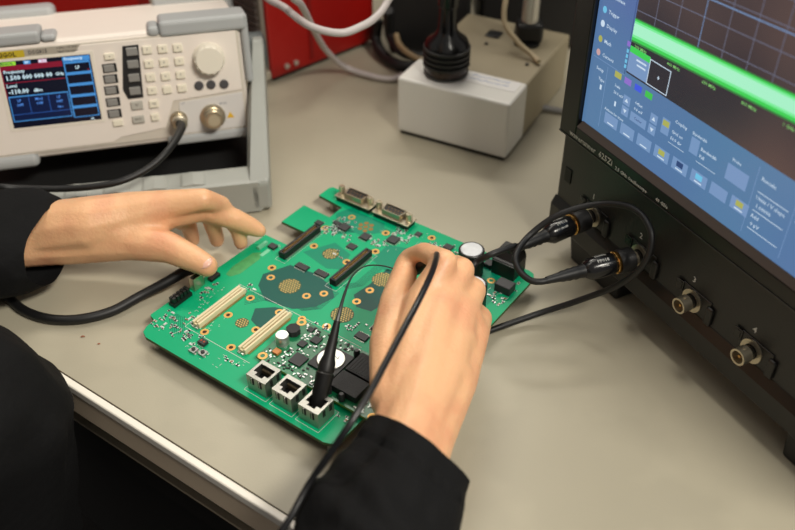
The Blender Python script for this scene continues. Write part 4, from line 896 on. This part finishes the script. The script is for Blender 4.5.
# clothes
def cloth(): return None
m_knit = mat('black_jersey', (15, 15, 16), .85, bump=.8, bscale=160, noise_amt=.2, nscale=500, spec=.2)
def cut(vs, fs, p, n):
    bm = bmesh.new(); bv = [bm.verts.new(v) for v in vs]
    for f in fs: bm.faces.new([bv[i] for i in f])
    bmesh.ops.bisect_plane(bm, geom=bm.verts[:]+bm.edges[:]+bm.faces[:], plane_co=p, plane_no=n, clear_outer=True)
    bm.verts.index_update(); a = [v.co.copy() for v in bm.verts]; b_ = [tuple(v.index for v in f.verts) for f in bm.faces]; bm.free()
    return a, b_
sw = []
r1 = [J(396, 436, .052, 34), J(418, 446, .056, 39), J(441, 460, .050, 34)]
r2 = [J(380, 466, .052, 38), J(404, 477, .057, 44), J(428, 490, .050, 38)]
r3 = [J(345, 530, .050, 56), J(374, 545, .054, 66), J(398, 560, .050, 58)]
s1 = []
for a, b_, c_ in zip(r1, r2, r3): s1 += chain(a, b_, c_)
s1 += chain(*r1)+chain(*r2)+chain(*r3)+[(r3[1][0], r3[1][1], ER, .052)]
h0 = at(366, 418, .050); h1 = at(471, 485, .050); hn = (h1-h0).normalized().cross(Vector((0, 0, 1))); hn = -hn if hn.y < 0 else hn; hn = (hn+Vector((0, 0, .34))).normalized()
slR = cut(*organic(s1, .0022, 5), h0, hn)
l1 = [J(34, 226, .038, 37), J(38, 250, .034, 37)]; l2 = [J(0, 230, .042, 40), J(4, 258, .035, 42)]; l3 = [J(-60, 236, .045, 44), J(-55, 262, .036, 44)]
s2 = []
for a, b_, c_ in zip(l1, l2, l3): s2 += chain(a, b_, c_)
s2 += chain(*l1)+chain(*l2)+chain(*l3)+[(l3[0][0], l3[0][1], EE, .048)]
slL = cut(*organic(s2, .0022, 5), at(32, 240, .05), Vector((.95, -.18, .08)))
sw += [(ER, .052, SR, .066), (EE, .05, SL, .066)]
sw += [(SR, .070, NK-Vector((0, 0, .04)), .085), (SL, .070, NK-Vector((0, 0, .04)), .085)]
bt = J(-34, 424, .015, 104); bb_ = J(-44, 570, -.12, 122)
sw += [(bt[0], bt[1], bb_[0], bb_[1]), (bt[0], bt[1], Vector((-.33, .21, .05)), .09), (bb_[0], bb_[1], Vector((-.34, .22, -.16)), .11)]
TC = Vector((-.36, .205, -.02))
sw += [(SR+Vector((-.03, .02, -.02)), .075, Vector((-.325, .165, -.05)), .10), (SL+Vector((.0, -.03, -.03)), .075, Vector((-.42, .25, -.10)), .10), (NK-Vector((0, 0, .09)), .12, Vector((-.335, .215, -.10)), .115),
       (Vector((-.335, .215, -.10)), .115, Vector((-.35, .20, -.30)), .125)]
vs, fs = organic(sw, .0042, 5)
swm = MB(PI_)
for (vs_, fs_), q in (((vs, fs), 1), (slR, .45), (slL, .6)):
    out_v = []
    for v in vs_:
        if q == .45:                                    # stitched hem and soft folds of the right sleeve
            dd = (v-h0).dot(hn)
            if -.0135 < dd < -.0115: v = v+Vector((0, 0, -.0022))
            elif dd >= -.0115: v = v+Vector((0, 0, .0006))
            else: v = v+Vector((0, 0, 1))*(.0016*math.sin(dd*330+v.x*60+noise.noise(v*30)*3)*min(1, (-dd-.0135)*60))
        n = (noise.noise(v*28)*.0035+noise.noise(Vector((v.x*14, v.y*60, v.z*20)))*.0025)*q
        out_v.append(v+Vector((n, n*.5, n)))
    swm.add(out_v, fs_)
o = swm.build('sweater', m_knit, person); o.data.shade_smooth()
tr_ = [(Vector((-.38, .16, -.28)), .12, Vector((-.30, .10, -.36)), .10), (Vector((-.30, .10, -.36)), .085, Vector((-.29, .06, -.62)), .06), (Vector((-.29, .06, -.62)), .06, Vector((-.29, .03, -.84)), .05),
       (Vector((-.44, .22, -.34)), .10, Vector((-.44, .18, -.62)), .06), (Vector((-.44, .18, -.62)), .06, Vector((-.44, .15, -.84)), .05)]
vs, fs = organic(tr_, .009, 3)
o = MB(PI_).add(vs, fs).build('trousers', mat('dark_denim', (26, 28, 36), .85, bump=.2, bscale=600), person); o.data.shade_smooth()
for f in (Vector((-.29, .03, 0)), Vector((-.44, .15, 0))):
    vs, fs = organic([(f+Vector((0, 0, -.86)), .045, f+Vector((.02, .03, -.88)), .04), (f+Vector((.02, .03, -.88)), .04, f+Vector((.08, .12, -.885)), .035)], .006, 2)
    o = MB(PI_).add(vs, fs).build('shoe', mat('shoe_black', (22, 20, 20), .5), person); o.data.shade_smooth()
hc = hd_c
vs, fs = organic([(hc+Vector((-.016, -.018, .04)), .094, hc+Vector((-.03, -.036, .0)), .088), (hc+Vector((-.03, -.036, .0)), .088, hc+Vector((-.045, -.055, -.06)), .06), (hc+Vector((-.045, -.055, -.06)), .06, hc+Vector((-.065, -.08, -.12)), .035)], .007, 3)
o = MB(PI_).add(vs, fs).build('hair', mat('brown_hair', (62, 42, 30), .6, bump=.5, bscale=300), person); o.data.shade_smooth()
# ------------------------------------------------------------------ crumbs on the bench
for (x, y, r_, lab) in ((83, 337, .0011, 'larger reddish crumb on the bench left of the board'), (99, 344, .0007, 'tiny brown crumb just right of the reddish crumb')):
    q = at(x, y); m = MB(); m.hull([q+Vector((random.uniform(-1, 1)*r_*1.4, random.uniform(-1, 1)*r_, random.uniform(0, 1)*r_*.8)) for _ in range(14)])
    tag(recenter(m.build('crumb', mat('crumb_brown', (140, 84, 60), .8))), lab, 'crumb')
